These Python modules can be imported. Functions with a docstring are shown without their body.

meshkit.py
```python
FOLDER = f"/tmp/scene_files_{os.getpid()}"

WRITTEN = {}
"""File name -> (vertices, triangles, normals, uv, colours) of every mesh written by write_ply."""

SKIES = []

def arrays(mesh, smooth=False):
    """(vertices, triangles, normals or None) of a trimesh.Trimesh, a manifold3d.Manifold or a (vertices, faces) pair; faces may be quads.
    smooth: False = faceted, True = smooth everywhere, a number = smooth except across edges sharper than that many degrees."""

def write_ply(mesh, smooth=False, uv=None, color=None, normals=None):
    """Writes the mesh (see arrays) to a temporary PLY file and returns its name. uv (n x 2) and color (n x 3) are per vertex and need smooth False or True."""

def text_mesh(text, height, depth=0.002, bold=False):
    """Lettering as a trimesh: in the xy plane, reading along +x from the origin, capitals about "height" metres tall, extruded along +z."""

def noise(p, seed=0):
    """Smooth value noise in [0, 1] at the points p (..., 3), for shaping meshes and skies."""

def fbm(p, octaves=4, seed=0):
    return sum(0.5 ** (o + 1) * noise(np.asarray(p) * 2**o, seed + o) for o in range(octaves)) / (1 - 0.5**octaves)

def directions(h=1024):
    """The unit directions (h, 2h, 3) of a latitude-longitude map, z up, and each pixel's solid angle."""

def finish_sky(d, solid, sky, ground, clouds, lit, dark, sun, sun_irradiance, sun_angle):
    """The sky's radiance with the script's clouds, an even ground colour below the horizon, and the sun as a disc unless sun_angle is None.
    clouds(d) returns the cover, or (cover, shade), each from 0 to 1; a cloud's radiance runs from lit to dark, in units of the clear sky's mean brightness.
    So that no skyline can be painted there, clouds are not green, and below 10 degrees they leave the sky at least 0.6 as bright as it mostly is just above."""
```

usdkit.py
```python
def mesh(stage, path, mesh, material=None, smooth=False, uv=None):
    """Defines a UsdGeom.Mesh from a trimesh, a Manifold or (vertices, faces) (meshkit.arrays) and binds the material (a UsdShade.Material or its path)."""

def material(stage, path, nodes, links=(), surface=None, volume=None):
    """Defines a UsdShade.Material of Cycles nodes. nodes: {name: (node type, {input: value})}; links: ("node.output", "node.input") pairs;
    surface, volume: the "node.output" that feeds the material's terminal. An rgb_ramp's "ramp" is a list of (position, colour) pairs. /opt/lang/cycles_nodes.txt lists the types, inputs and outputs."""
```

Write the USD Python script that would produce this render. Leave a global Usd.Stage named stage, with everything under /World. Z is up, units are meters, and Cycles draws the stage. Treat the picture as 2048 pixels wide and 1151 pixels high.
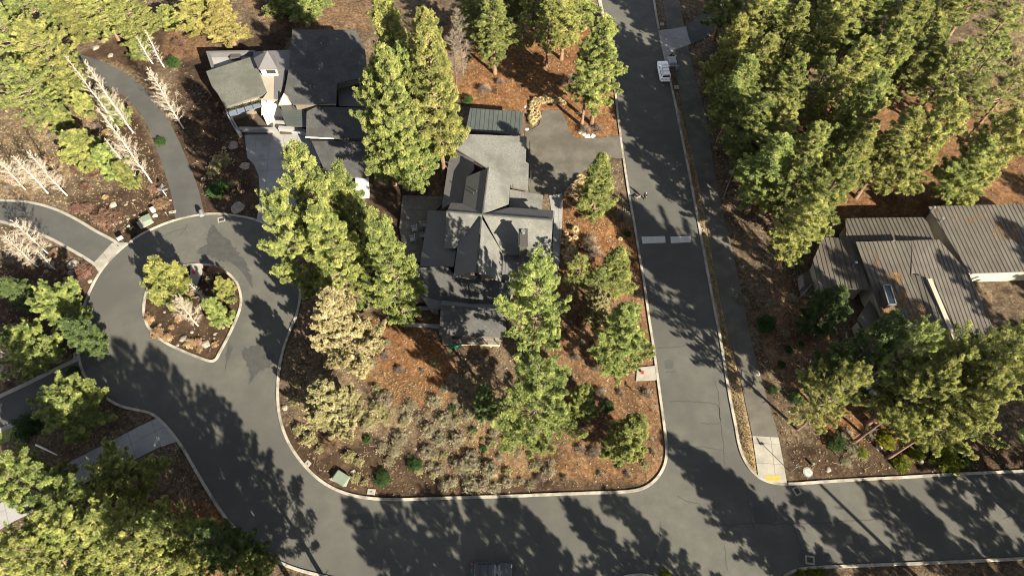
import math
import numpy as np
import trimesh
import shapely
from shapely.geometry import Polygon, LineString, Point, MultiPolygon, box as sbox
from shapely.ops import unary_union, split as ssplit
import manifold3d as m3
import usdkit
import meshkit
from pxr import Usd, UsdGeom, UsdLux, UsdShade, Sdf, Gf, Vt

stage = Usd.Stage.CreateInMemory()
UsdGeom.SetStageUpAxis(stage, UsdGeom.Tokens.z)
UsdGeom.SetStageMetersPerUnit(stage, 1.0)
UsdGeom.Xform.Define(stage, '/World')
UsdGeom.Scope.Define(stage, '/World/Looks')

# ------------------------------------------------------------------ camera, sky, sun, exposure
FOCAL, CAM_H, PITCH = 1365.0, 86.0, math.radians(60)
SUN_AZ = (0.635, -0.772)
SUN_EL = math.radians(28.5)
SUN_I, SKY_S, EXPOSURE = 1.25, 0.069, 2.42
SP, CP = math.sin(PITCH), math.cos(PITCH)

cam = UsdGeom.Camera.Define(stage, '/World/camera')
cam.AddTranslateOp().Set(Gf.Vec3d(0, 0, CAM_H))
cam.AddRotateXOp().Set(90 - math.degrees(PITCH))
cam.CreateHorizontalApertureAttr(36.0)
cam.CreateVerticalApertureAttr(36.0 * 575 / 1024)
cam.CreateFocalLengthAttr(36.0 * FOCAL / 2048)
cam.CreateClippingRangeAttr(Gf.Vec2f(0.5, 5000))
cam.CreateExposureAttr(EXPOSURE)

dome = UsdLux.DomeLight.Define(stage, '/World/sky')
sky_mat = usdkit.material(stage, '/World/Looks/sky', {
    's': ('sky_texture', {'sky_type': 'single_scattering', 'sun_disc': False, 'sun_elevation': SUN_EL,
                          'sun_rotation': math.atan2(*SUN_AZ), 'altitude': 1100.0}),
    'h': ('hsv', {'hue': 0.5, 'saturation': 0.42, 'value': 0.72, 'fac': 1.0}),
    'b': ('background_shader', {'strength': SKY_S})}, [('s.color', 'h.color'), ('h.color', 'b.color')], surface='b.background')
UsdShade.MaterialBindingAPI.Apply(dome.GetPrim()).Bind(sky_mat)
dome.GetPrim().SetCustomDataByKey('kind', 'structure')
sun = UsdLux.DistantLight.Define(stage, '/World/sun')
sun.CreateIntensityAttr(SUN_I)
sun.CreateAngleAttr(0.5)
sun.CreateNormalizeAttr(True)
sun.CreateColorAttr(Gf.Vec3f(1.0, 0.905, 0.715))
S = np.array([SUN_AZ[0] * math.cos(SUN_EL), SUN_AZ[1] * math.cos(SUN_EL), math.sin(SUN_EL)])
S /= np.linalg.norm(S)
sun.AddRotateZOp().Set(math.degrees(math.atan2(S[0], -S[1])))
sun.AddRotateXOp().Set(math.degrees(math.acos(S[2])))


# ------------------------------------------------------------------ survey: photo position -> place on a level plane
def ray(px, py):
    u, w = (px - 1024) / FOCAL, (py - 575.5) / FOCAL
    return np.array([u, CP - SP * w, -SP - CP * w])


def P(px, py, z=0.0):
    d = ray(px, py)
    return d * ((CAM_H - z) / -d[2]) + np.array([0, 0, CAM_H])


def P2(pts, z=0.0):
    return [tuple(P(a, b, z)[:2]) for a, b in pts]


def vertical(apex, base_y):
    """Ground point and height of an upright thing whose tip is seen at apex and whose foot is on the photo row base_y."""
    ny = 575.5 + FOCAL * math.tan(math.pi / 2 - PITCH)
    bx = apex[0] + (1024 - apex[0]) * (base_y - apex[1]) / (ny - apex[1])
    p = P(bx, base_y)
    d = ray(*apex)
    return p, CAM_H + d[2] * p[1] / d[1]


def pixel_scale(p, z):
    """Photo pixels per metre across, at a place."""
    return FOCAL / (CP * p[1] - SP * (z - CAM_H))


# ------------------------------------------------------------------ prims
taken = {}


def numbered(parent, name):
    k = (parent, name)
    n = taken.get(k, 0)
    taken[k] = n + 1
    return f'{parent}/{name}' if n == 0 else f'{parent}/{name}_{n:03d}'


def path_of(parent):
    return '/World' if parent is None else (parent if isinstance(parent, str) else str(parent.GetPath()))


def tag(o, label=None, cat=None, group=None, kind=None):
    o = o.GetPrim() if hasattr(o, 'GetPrim') else o
    for k, v in (('label', label), ('category', cat), ('group', group), ('kind', kind)):
        if v:
            o.SetCustomDataByKey(k, v)
    return o


def obj(name, mesh, m, parent=None, smooth=False):
    return usdkit.mesh(stage, numbered(path_of(parent), name), mesh, M[m] if isinstance(m, str) else m, smooth).GetPrim()


def thing(name, label, cat, loc=(0, 0, 0), rz=0.0, group=None, scale=None):
    x = UsdGeom.Xform.Define(stage, numbered('/World', name))
    x.AddTranslateOp().Set(Gf.Vec3d(*map(float, loc)))
    x.AddRotateZOp().Set(float(rz))
    if scale is not None:
        x.AddScaleOp().Set(Gf.Vec3f(*map(float, scale)))
    return tag(x, label, cat, group)


stage.CreateClassPrim('/World/Kinds')


def kind_of(name):
    return stage.CreateClassPrim(f'/World/Kinds/{name}')


def copy(name, kind, label, cat, loc, rz=0.0, scale=(1, 1, 1), group=None):
    t = thing(name, label, cat, loc, rz, group, scale)
    t.GetReferences().AddInternalReference(f'/World/Kinds/{kind}')
    t.SetInstanceable(True)
    return t


def struct(name, mesh, m, parent=None, smooth=False):
    o = obj(name, mesh, m, parent, smooth)
    if parent is None:
        tag(o, kind='structure')
    return o


# ------------------------------------------------------------------ mesh helpers
def cat(*ms):
    vs, fs, n = [], [], 0
    for m in ms:
        if m is None:
            continue
        v, f = (np.asarray(m.vertices), np.asarray(m.faces)) if hasattr(m, 'vertices') else m
        if len(v) == 0:
            continue
        vs.append(v)
        fs.append(np.asarray(f) + n)
        n += len(v)
    return np.vstack(vs), np.vstack(fs)


def box(x, y, z, cx=0, cy=0, cz=0, rz=0.0, bevel=0.0):
    if bevel:
        b = bevel
        pts = []
        for sx in (-1, 1):
            for sy in (-1, 1):
                for sz in (-1, 1):
                    pts += [(sx * (x / 2 - b), sy * (y / 2 - b), sz * z / 2), (sx * (x / 2 - b), sy * y / 2, sz * (z / 2 - b)), (sx * x / 2, sy * (y / 2 - b), sz * (z / 2 - b))]
        h = trimesh.convex.convex_hull(np.array(pts))
        v, f = np.array(h.vertices), np.array(h.faces)
    else:
        h = trimesh.creation.box((x, y, z))
        v, f = np.array(h.vertices), np.array(h.faces)
    if rz:
        c, s = math.cos(rz), math.sin(rz)
        v = v @ np.array([[c, s, 0], [-s, c, 0], [0, 0, 1]])
    return v + np.array([cx, cy, cz]), f


def tube(pts, rad, n=6, cap=True):
    p = np.asarray(pts, float)
    rad = np.broadcast_to(rad, (len(p),)).astype(float)
    t = np.gradient(p, axis=0)
    t /= np.linalg.norm(t, axis=1, keepdims=True) + 1e-12
    a = np.cross(t, np.where(np.abs(t[:, 2:]) < 0.9, [0, 0, 1.0], [1.0, 0, 0]))
    a /= np.linalg.norm(a, axis=1, keepdims=True) + 1e-12
    b = np.cross(t, a)
    an = np.arange(n) * 2 * np.pi / n
    v = (p[:, None] + rad[:, None, None] * (np.cos(an)[None, :, None] * a[:, None] + np.sin(an)[None, :, None] * b[:, None])).reshape(-1, 3)
    i, j = np.meshgrid(np.arange(len(p) - 1), np.arange(n), indexing='ij')
    q = np.stack([i * n + j, i * n + (j + 1) % n, (i + 1) * n + (j + 1) % n, (i + 1) * n + j], -1).reshape(-1, 4)
    f = np.vstack([q[:, [0, 2, 1]], q[:, [0, 3, 2]]])[:, ::-1]
    if cap:
        k = len(p) - 1
        caps = [(0, jj + 1, jj) for jj in range(1, n - 1)] + [(k * n, k * n + jj, k * n + jj + 1) for jj in range(1, n - 1)]
        f = np.vstack([f, np.array(caps)])
    return v, f


def lathe(profile, n=16):
    m = trimesh.creation.revolve(np.array(profile, float), sections=n)
    return np.array(m.vertices), np.array(m.faces)


def tri2d(poly):
    v, f = trimesh.creation.triangulate_polygon(poly, engine='earcut')
    return np.asarray(v), np.asarray(f)


def polys(g):
    if g.is_empty:
        return []
    if g.geom_type == 'Polygon':
        return [g]
    return [x for x in g.geoms if x.geom_type == 'Polygon' and x.area > 1e-3]


def sheet(g, z0, z1):
    """Solid slab(s) over shapely polygons from z0 to z1."""
    out = []
    for p in polys(g):
        m = trimesh.creation.extrude_polygon(p, z1 - z0, engine='earcut')
        out.append((np.array(m.vertices) + [0, 0, z0], np.array(m.faces)))
    return cat(*out)


def plane_fit(p):
    p = np.asarray(p, float)
    A = np.c_[p[:, 0], p[:, 1], np.ones(len(p))]
    c, *_ = np.linalg.lstsq(A, p[:, 2], rcond=None)
    return lambda x, y: c[0] * np.asarray(x) + c[1] * np.asarray(y) + c[2]


def slab_on(poly2, zf, th):
    """A closed slab over a 2D polygon with its top on the surface zf and thickness th."""
    poly2 = shapely.geometry.polygon.orient(poly2, 1.0)
    v, f = tri2d(poly2)
    a = v[f]
    cr = (a[:, 1, 0] - a[:, 0, 0]) * (a[:, 2, 1] - a[:, 0, 1]) - (a[:, 1, 1] - a[:, 0, 1]) * (a[:, 2, 0] - a[:, 0, 0])
    f = np.where(cr[:, None] < 0, f[:, ::-1], f)
    z = zf(v[:, 0], v[:, 1])
    n = len(v)
    top, bot = np.c_[v, z], np.c_[v, z - th]
    fs = [f, f[:, ::-1] + n]
    vs = [top, bot]
    k = 2 * n
    r = np.array(poly2.exterior.coords)[:-1]
    zr = zf(r[:, 0], r[:, 1])
    for i in range(len(r)):
        j = (i + 1) % len(r)
        vs.append(np.array([[*r[i], zr[i]], [*r[j], zr[j]], [*r[j], zr[j] - th], [*r[i], zr[i] - th]]))
        fs.append(np.array([[k, k + 2, k + 1], [k, k + 3, k + 2]])[:, ::-1] if False else np.array([[k, k + 3, k + 2], [k, k + 2, k + 1]]))
        k += 4
    return np.vstack(vs), np.vstack(fs)


def prism_to(poly2, z0, zf):
    """Walls: a prism over a 2D polygon from level z0 up to the surface zf."""
    poly2 = shapely.geometry.polygon.orient(poly2, 1.0)
    v, f = tri2d(poly2)
    a = v[f]
    cr = (a[:, 1, 0] - a[:, 0, 0]) * (a[:, 2, 1] - a[:, 0, 1]) - (a[:, 1, 1] - a[:, 0, 1]) * (a[:, 2, 0] - a[:, 0, 0])
    f = np.where(cr[:, None] < 0, f[:, ::-1], f)
    vs, fs, k = [np.c_[v, zf(v[:, 0], v[:, 1])]], [f], len(v)
    r = np.array(poly2.exterior.coords)[:-1]
    zr = zf(r[:, 0], r[:, 1])
    for i in range(len(r)):
        j = (i + 1) % len(r)
        vs.append(np.array([[*r[i], zr[i]], [*r[j], zr[j]], [*r[j], z0], [*r[i], z0]]))
        fs.append(np.array([[k, k + 3, k + 2], [k, k + 2, k + 1]]))
        k += 4
    return np.vstack(vs), np.vstack(fs)


def spline(pts, n=8, closed=False):
    p = np.asarray(pts, float)
    if closed:
        p = np.vstack([p[-1], p, p[:2]])
    else:
        p = np.vstack([2 * p[0] - p[1], p, 2 * p[-1] - p[-2]])
    out = []
    for i in range(1, len(p) - 2):
        for t in np.arange(n) / n:
            a, b, c, d = p[i - 1], p[i], p[i + 1], p[i + 2]
            out.append(0.5 * (2 * b + (c - a) * t + (2 * a - 5 * b + 4 * c - d) * t * t + (3 * b - a - 3 * c + d) * t ** 3))
    if not closed:
        out.append(p[-2])
    return np.array(out)


def unit(v):
    return v / (np.linalg.norm(v, axis=-1, keepdims=True) + 1e-12)


# ------------------------------------------------------------------ materials
M = {}


def surf(name, c1, c2=None, scale=3.0, detail=6.0, rough=0.8, bump=0.0, bscale=60.0, metallic=0.0, spec=0.4, c3=None, s3=0.4, lo=0.35, hi=0.65, var=0.0, dist=0.02):
    """Two or three tones mixed by noise in the object's own space, fine relief, optional change from copy to copy."""
    c2 = c2 or c1
    n = {'tc': ('texture_coordinate', {}),
         'n': ('noise_texture', {'scale': scale, 'detail': detail, 'roughness': 0.65}),
         'r': ('rgb_ramp', {'ramp': [(0, c1), (lo, c1), (hi, c2), (1, c2)]}),
         'p': ('principled_bsdf', {'roughness': rough, 'metallic': metallic, 'specular_ior_level': spec})}
    l = [('tc.object', 'n.vector'), ('n.fac', 'r.fac')]
    out = 'r.color'
    if c3:
        n['n3'] = ('noise_texture', {'scale': s3, 'detail': 4.0, 'roughness': 0.6})
        n['r3'] = ('rgb_ramp', {'ramp': [(0, (0, 0, 0)), (0.45, (0, 0, 0)), (0.62, (1, 1, 1)), (1, (1, 1, 1))]})
        n['m3'] = ('mix', {'color2': c3})
        l += [('tc.object', 'n3.vector'), ('n3.fac', 'r3.fac'), ('r3.color', 'm3.fac'), (out, 'm3.color1')]
        out = 'm3.color'
    if var:
        n['oi'] = ('object_info', {})
        n['mr'] = ('map_range', {'to_min': 1 - var, 'to_max': 1 + var})
        n['hs'] = ('hsv', {'hue': 0.5, 'saturation': 1.0, 'fac': 1.0})
        l += [('oi.random', 'mr.value'), ('mr.result', 'hs.value'), (out, 'hs.color')]
        out = 'hs.color'
    l.append((out, 'p.base_color'))
    if bump:
        n['bn'] = ('noise_texture', {'scale': bscale, 'detail': 4.0, 'roughness': 0.6})
        n['b'] = ('bump', {'strength': bump, 'distance': dist})
        l += [('tc.object', 'bn.vector'), ('bn.fac', 'b.height'), ('b.normal', 'p.normal')]
    M[name] = usdkit.material(stage, '/World/Looks/' + name, n, l, surface='p.BSDF')
    return M[name]


def leaf(name, dark, mid, light, trans=0.35, scale=0.9, var=0.18, hue=0.02):
    """Foliage: tone drifts through the crown and from tree to tree; some light passes through."""
    n = {'tc': ('texture_coordinate', {}), 'oi': ('object_info', {}), 'g': ('geometry', {}),
         'n': ('noise_texture', {'scale': scale, 'detail': 3.0, 'roughness': 0.6}),
         'mx': ('math', {'math_type': 'multiply_add', 'value2': 0.35, 'value3': -0.12}),
         'ad': ('math', {'math_type': 'add'}),
         'r': ('rgb_ramp', {'ramp': [(0, dark), (0.3, dark), (0.5, mid), (0.72, light), (1, light)]}),
         'mr': ('map_range', {'to_min': 1 - var, 'to_max': 1 + var}),
         'mh': ('map_range', {'to_min': 0.5 - hue, 'to_max': 0.5 + hue}),
         'wn': ('white_noise_texture', {'dimensions': '1D'}),
         'hs': ('hsv', {'hue': 0.5, 'saturation': 1.0, 'fac': 1.0}),
         'd': ('principled_bsdf', {'roughness': 0.6, 'specular_ior_level': 0.25}), 't': ('translucent_bsdf', {}),
         'm': ('mix_closure', {'fac': trans})}
    l = [('tc.object', 'n.vector'), ('g.random_per_island', 'mx.value1'), ('n.fac', 'ad.value1'), ('mx.value', 'ad.value2'), ('ad.value', 'r.fac'),
         ('oi.random', 'mr.value'), ('oi.random', 'wn.w'), ('wn.value', 'mh.value'), ('mr.result', 'hs.value'), ('mh.result', 'hs.hue'), ('r.color', 'hs.color'),
         ('hs.color', 'd.base_color'), ('hs.color', 't.color'), ('d.BSDF', 'm.closure1'), ('t.BSDF', 'm.closure2')]
    M[name] = usdkit.material(stage, '/World/Looks/' + name, n, l, surface='m.closure')


leaf('pine_needles', (0.115, 0.14, 0.044), (0.32, 0.33, 0.10), (0.50, 0.475, 0.175), trans=0.42)
leaf('pine_needles_warm', (0.16, 0.15, 0.045), (0.34, 0.31, 0.105), (0.47, 0.42, 0.17), trans=.42)
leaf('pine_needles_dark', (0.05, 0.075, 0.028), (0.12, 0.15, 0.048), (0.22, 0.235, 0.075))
leaf('golden_leaves', (0.19, 0.16, 0.08), (0.40, 0.345, 0.185), (0.52, 0.455, 0.265), trans=0.35, hue=0.0, var=0.05)
leaf('pale_leaves', (0.17, 0.155, 0.075), (0.34, 0.31, 0.16), (0.45, 0.41, 0.22), trans=0.35, hue=0.0, var=0.12)
leaf('yellow_green_leaves', (0.08, 0.095, 0.006), (0.19, 0.20, 0.012), (0.29, 0.28, 0.02))
leaf('green_leaves', (0.02, 0.05, 0.012), (0.05, 0.095, 0.02), (0.12, 0.15, 0.03))
leaf('sage_leaves', (0.15, 0.13, 0.085), (0.28, 0.25, 0.165), (0.42, 0.38, 0.26), trans=0.25)
leaf('straw', (0.28, 0.21, 0.11), (0.48, 0.38, 0.21), (0.62, 0.5, 0.3), trans=0.25)
leaf('tan_leaves', (0.2, 0.13, 0.075), (0.36, 0.25, 0.145), (0.48, 0.35, 0.21), trans=0.25)
leaf('rust_twigs', (0.09, 0.05, 0.035), (0.18, 0.105, 0.075), (0.28, 0.17, 0.12), trans=0.05)
leaf('grey_twigs', (0.12, 0.095, 0.075), (0.22, 0.178, 0.14), (0.32, 0.265, 0.21), trans=0.05)
leaf('needle_fall', (0.05, 0.025, 0.012), (0.11, 0.052, 0.022), (0.19, 0.095, 0.04), trans=0.05)
leaf('orange_needles', (0.09, 0.042, 0.017), (0.17, 0.08, 0.03), (0.26, 0.13, 0.05), trans=0.05)
surf('pine_bark', (0.062, 0.034, 0.022), (0.149, 0.087, 0.056), scale=3, rough=0.95, bump=0.6, bscale=9, var=0.2)
surf('pine_limb', (0.10, 0.075, 0.06), (0.22, 0.17, 0.13), scale=2, rough=0.95, var=0.2)
surf('dark_bark', (0.05, 0.035, 0.028), (0.09, 0.07, 0.055), scale=3, rough=0.95)
surf('birch_bark', (0.465, 0.427, 0.367), (0.315, 0.277, 0.232), scale=5, rough=0.7, lo=0.55, hi=0.8)
surf('birch_twig', (0.26, 0.215, 0.165), (0.38, 0.325, 0.26), scale=2, rough=0.8)
surf('asphalt', (0.043, 0.0425, 0.038), (0.069, 0.067, 0.060), scale=0.45, detail=12, rough=0.9, bump=0.45, bscale=22, c3=(0.043, 0.0425, 0.0395), s3=0.07, spec=0.25, lo=.25, hi=.75)
surf('asphalt_dark', (0.041, 0.041, 0.040), (0.050, 0.050, 0.046), scale=0.5, rough=0.9, bump=0.35, bscale=40, c3=(0.037, 0.037, 0.036), s3=0.12, spec=0.25)
surf('asphalt_trail', (0.050, 0.046, 0.038), (0.072, 0.066, 0.055), scale=0.6, detail=10, rough=0.95, bump=0.4, bscale=24, c3=(0.043, 0.039, 0.032), s3=0.25)
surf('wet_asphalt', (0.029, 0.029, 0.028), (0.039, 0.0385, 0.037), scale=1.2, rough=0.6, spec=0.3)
surf('sealed_crack', (0.027, 0.026, 0.025), rough=0.8)
surf('concrete', (0.169, 0.156, 0.135), (0.202, 0.190, 0.164), scale=1.1, rough=0.9, bump=0.25, bscale=30, c3=(0.139, 0.131, 0.114), s3=0.5)
surf('kerb_concrete', (0.185, 0.170, 0.144), (0.255, 0.233, 0.198), scale=1.6, detail=10, rough=0.9, bump=0.4, bscale=18, c3=(0.115, 0.105, 0.088), s3=0.45)
surf('drive_concrete', (0.155, 0.153, 0.153), (0.194, 0.192, 0.188), scale=0.6, rough=0.9, bump=0.25, bscale=30, c3=(0.130, 0.127, 0.127), s3=0.3)
surf('white_paint', (0.310, 0.310, 0.300), (0.200, 0.200, 0.195), scale=2.5, rough=0.7, lo=0.5, hi=0.75)
surf('tactile_yellow', (0.34, 0.205, 0.045), (0.29, 0.175, 0.038), scale=3, rough=0.8)
surf('shingles', (0.061, 0.061, 0.057), (0.118, 0.118, 0.109), scale=4.5, detail=8, rough=0.95, bump=0.6, bscale=16, c3=(0.066, 0.066, 0.063), s3=0.35, spec=0.2, lo=.3, hi=.7)
surf('shingles_dark', (0.025, 0.025, 0.025), (0.060, 0.059, 0.058), scale=4.5, detail=8, rough=0.95, bump=0.6, bscale=16, c3=(0.031, 0.031, 0.031), s3=0.4, spec=0.2, lo=.3, hi=.7)
surf('shingles_moss', (0.046, 0.047, 0.041), (0.090, 0.090, 0.078), scale=4.5, detail=8, rough=0.95, bump=0.5, bscale=16, c3=(0.052, 0.054, 0.046), s3=0.35, spec=0.2, lo=.3, hi=.7)
surf('plum_metal_and_shade', (0.068, 0.065, 0.068), (0.077, 0.075, 0.077), scale=0.8, rough=0.6, metallic=0.0, spec=0.35)  # plum metal; also painted shade for slopes turned away from the sun
surf('green_metal', (0.033, 0.040, 0.038), (0.042, 0.048, 0.046), scale=0.8, rough=0.55, spec=0.35, var=0.06)
surf('bronze_metal', (0.052, 0.046, 0.039), (0.061, 0.054, 0.045), scale=0.7, rough=0.62, spec=0.3, var=0.08, c3=(0.046, 0.039, 0.034), s3=0.5)
surf('tan_metal_and_sunlit', (0.192, 0.163, 0.130), (0.216, 0.185, 0.149), scale=0.8, rough=0.6, spec=0.35)  # tan metal; also the painted sunlit tone of a plum roof
surf('trim_dark', (0.036, 0.033, 0.031), rough=0.6)
surf('trim_white', (0.432, 0.426, 0.402), rough=0.6)
surf('zinc', (0.250, 0.255, 0.250), rough=0.35, metallic=0.7)
surf('white_wall', (0.344, 0.335, 0.311), (0.315, 0.306, 0.282), scale=1, rough=0.85)
surf('cream_wall', (0.263, 0.233, 0.177), (0.233, 0.207, 0.157), scale=1, rough=0.9)
surf('brown_siding', (0.080, 0.064, 0.050), (0.104, 0.084, 0.064), scale=2, rough=0.85)
surf('tan_wood', (0.33, 0.22, 0.12), (0.42, 0.29, 0.17), scale=3, rough=0.8)
surf('deck_wood', (0.091, 0.081, 0.070), (0.126, 0.112, 0.098), scale=3, rough=0.85, var=0.15)
surf('stone_paving', (0.072, 0.063, 0.054), (0.102, 0.090, 0.078), scale=1.5, rough=0.9, bump=0.4, bscale=12)
surf('rock', (0.112, 0.092, 0.073), (0.202, 0.174, 0.140), scale=2.2, rough=0.95, bump=0.7, bscale=9, var=0.3)
surf('pale_rock', (0.281, 0.265, 0.235), (0.337, 0.316, 0.281), scale=2.5, rough=0.9, bump=0.5, bscale=9, var=0.1)
surf('car_white', (0.68, 0.68, 0.67), rough=0.3, spec=0.6)
surf('car_black', (0.018, 0.018, 0.02), rough=0.22, spec=0.7)
surf('car_glass', (0.012, 0.014, 0.016), rough=0.06, spec=0.9)
surf('tyre', (0.018, 0.018, 0.018), rough=0.9)
surf('alloy', (0.45, 0.45, 0.46), rough=0.35, metallic=0.8)
surf('lamp_red', (0.45, 0.02, 0.02), rough=0.2)
surf('lamp_clear', (0.450, 0.450, 0.450), rough=0.15)
surf('black_plastic', (0.008, 0.008, 0.008), rough=0.6)
surf('hydrant_red', (0.60, 0.025, 0.02), rough=0.4)
surf('green_box', (0.094, 0.116, 0.088), (0.110, 0.132, 0.102), scale=2, rough=0.6)
surf('grey_box', (0.20, 0.20, 0.20), (0.24, 0.24, 0.24), scale=2, rough=0.6)
surf('iron', (0.030, 0.025, 0.022), (0.054, 0.042, 0.033), scale=6, rough=0.8)
surf('chair_grey', (0.253, 0.253, 0.248), rough=0.7)
surf('chair_green', (0.012, 0.14, 0.065), rough=0.5)
surf('black_cloth', (0.012, 0.012, 0.013), rough=0.95)
surf('skin', (0.5, 0.32, 0.24), rough=0.6)
surf('tan_fur', (0.116, 0.088, 0.066), (0.138, 0.110, 0.083), scale=6, rough=0.9)
surf('grey_paint', (0.115, 0.119, 0.122), rough=0.5)
surf('soil_bed', (0.028, 0.020, 0.014), (0.049, 0.035, 0.025), scale=5, rough=1.0, bump=0.6, bscale=12)
surf('lawn_green', (0.07, 0.10, 0.02), (0.15, 0.15, 0.04), scale=3, rough=0.95, bump=0.5, bscale=20)

# panes: clear glass that mirrors at a slant
M['pane_glass'] = usdkit.material(stage, '/World/Looks/pane_glass', {
    't': ('transparent_bsdf', {'color': (0.72, 0.8, 0.76)}), 'g': ('glossy_bsdf', {'color': (0.85, 0.9, 0.88), 'roughness': 0.04}), 'f': ('fresnel', {'IOR': 1.55}), 'm': ('mix_closure', {})},
    [('f.fac', 'm.fac'), ('t.BSDF', 'm.closure1'), ('g.BSDF', 'm.closure2')], surface='m.closure')

# ------------------------------------------------------------------ roads, drives, paths (surveyed edges)
rng = np.random.default_rng(11)


def edge(pts, n=6):
    return P2(spline(pts, n))


corner_edge = edge([(1196, -60), (1203, 0), (1211, 40), (1222, 110), (1232, 180), (1238, 233), (1247, 300), (1254, 350), (1262, 400), (1272, 455), (1281, 510), (1291, 570), (1301, 640), (1311, 705), (1321, 780), (1330, 845), (1335, 890), (1333, 925), (1318, 955), (1292, 976), (1255, 985), (1180, 988), (1100, 991), (1000, 995), (900, 998), (800, 1001), (745, 999), (695, 990), (650, 970), (612, 938), (580, 895), (561, 850), (553, 800), (555, 745), (564, 700), (578, 660), (592, 625), (598, 590), (594, 550), (580, 510), (556, 472), (530, 450), (505, 440), (470, 433), (435, 429), (400, 431), (350, 442), (300, 462), (262, 485), (232, 510), (205, 541), (185, 576), (170, 615), (161, 660), (159, 700), (166, 736), (181, 762), (206, 787), (240, 808), (275, 817), (303, 824), (325, 840), (348, 866), (372, 900), (398, 945), (430, 998), (460, 1040), (500, 1080), (540, 1110), (590, 1133), (650, 1149), (720, 1163), (820, 1175), (950, 1178), (1100, 1172), (1200, 1162), (1240, 1152), (1262, 1147), (1285, 1146), (1305, 1150), (1318, 1160), (1326, 1180), (1332, 1230), (1340, 1330)])
east_edge = edge([(1299, -60), (1306, 0), (1316, 60), (1328, 115), (1338, 160), (1348, 205), (1360, 265), (1375, 340), (1389, 415), (1400, 475), (1412, 540), (1425, 610), (1437, 672), (1448, 740), (1458, 800), (1468, 850), (1475, 888), (1484, 915), (1500, 941), (1522, 959), (1550, 968), (1582, 970), (1640, 966), (1720, 961), (1800, 957), (1900, 951), (2048, 944), (2200, 936)])
south_edge = edge([(2200, 1105), (2048, 1113), (1900, 1120), (1800, 1124), (1700, 1128), (1630, 1131), (1597, 1135), (1577, 1142), (1563, 1155), (1558, 1180), (1560, 1240), (1566, 1330)])
far = P2([(1300, -200), (1196, -200)])
ring = corner_edge + south_edge[::-1] + east_edge[::-1]
road_poly = Polygon(ring).buffer(0)
island_poly = Polygon(P2(spline([(400, 527), (428, 530), (455, 543), (475, 563), (484, 590), (483, 615), (472, 645), (457, 677), (443, 703), (434, 719), (421, 724), (400, 718), (365, 704), (330, 687), (305, 668), (290, 645), (285, 615), (292, 580), (306, 558), (330, 541), (365, 530)], 6, True))).buffer(0)
road_poly = road_poly.difference(island_poly).buffer(0)
KW = 0.34
kerb_all = road_poly.buffer(KW, join_style=1).difference(road_poly.buffer(0.002))
bx0, by0, bx1, by1 = -95, -5, 110, 150
kerb_all = kerb_all.intersection(sbox(bx0, by0, bx1, by1))
# drop the clipped road ends
ends = unary_union([LineString([corner_edge[0], east_edge[0]]).buffer(0.8, cap_style=2), LineString([corner_edge[-1], south_edge[-1]]).buffer(0.8, cap_style=2), LineString([south_edge[0], east_edge[-1]]).buffer(0.8, cap_style=2)])
kerb_all = kerb_all.difference(ends)
road_k = road_poly.buffer(KW)


def strip(pts, n=6, z=0.0):
    return Polygon(P2(spline(pts, n) if n else pts)).buffer(0)


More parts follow.
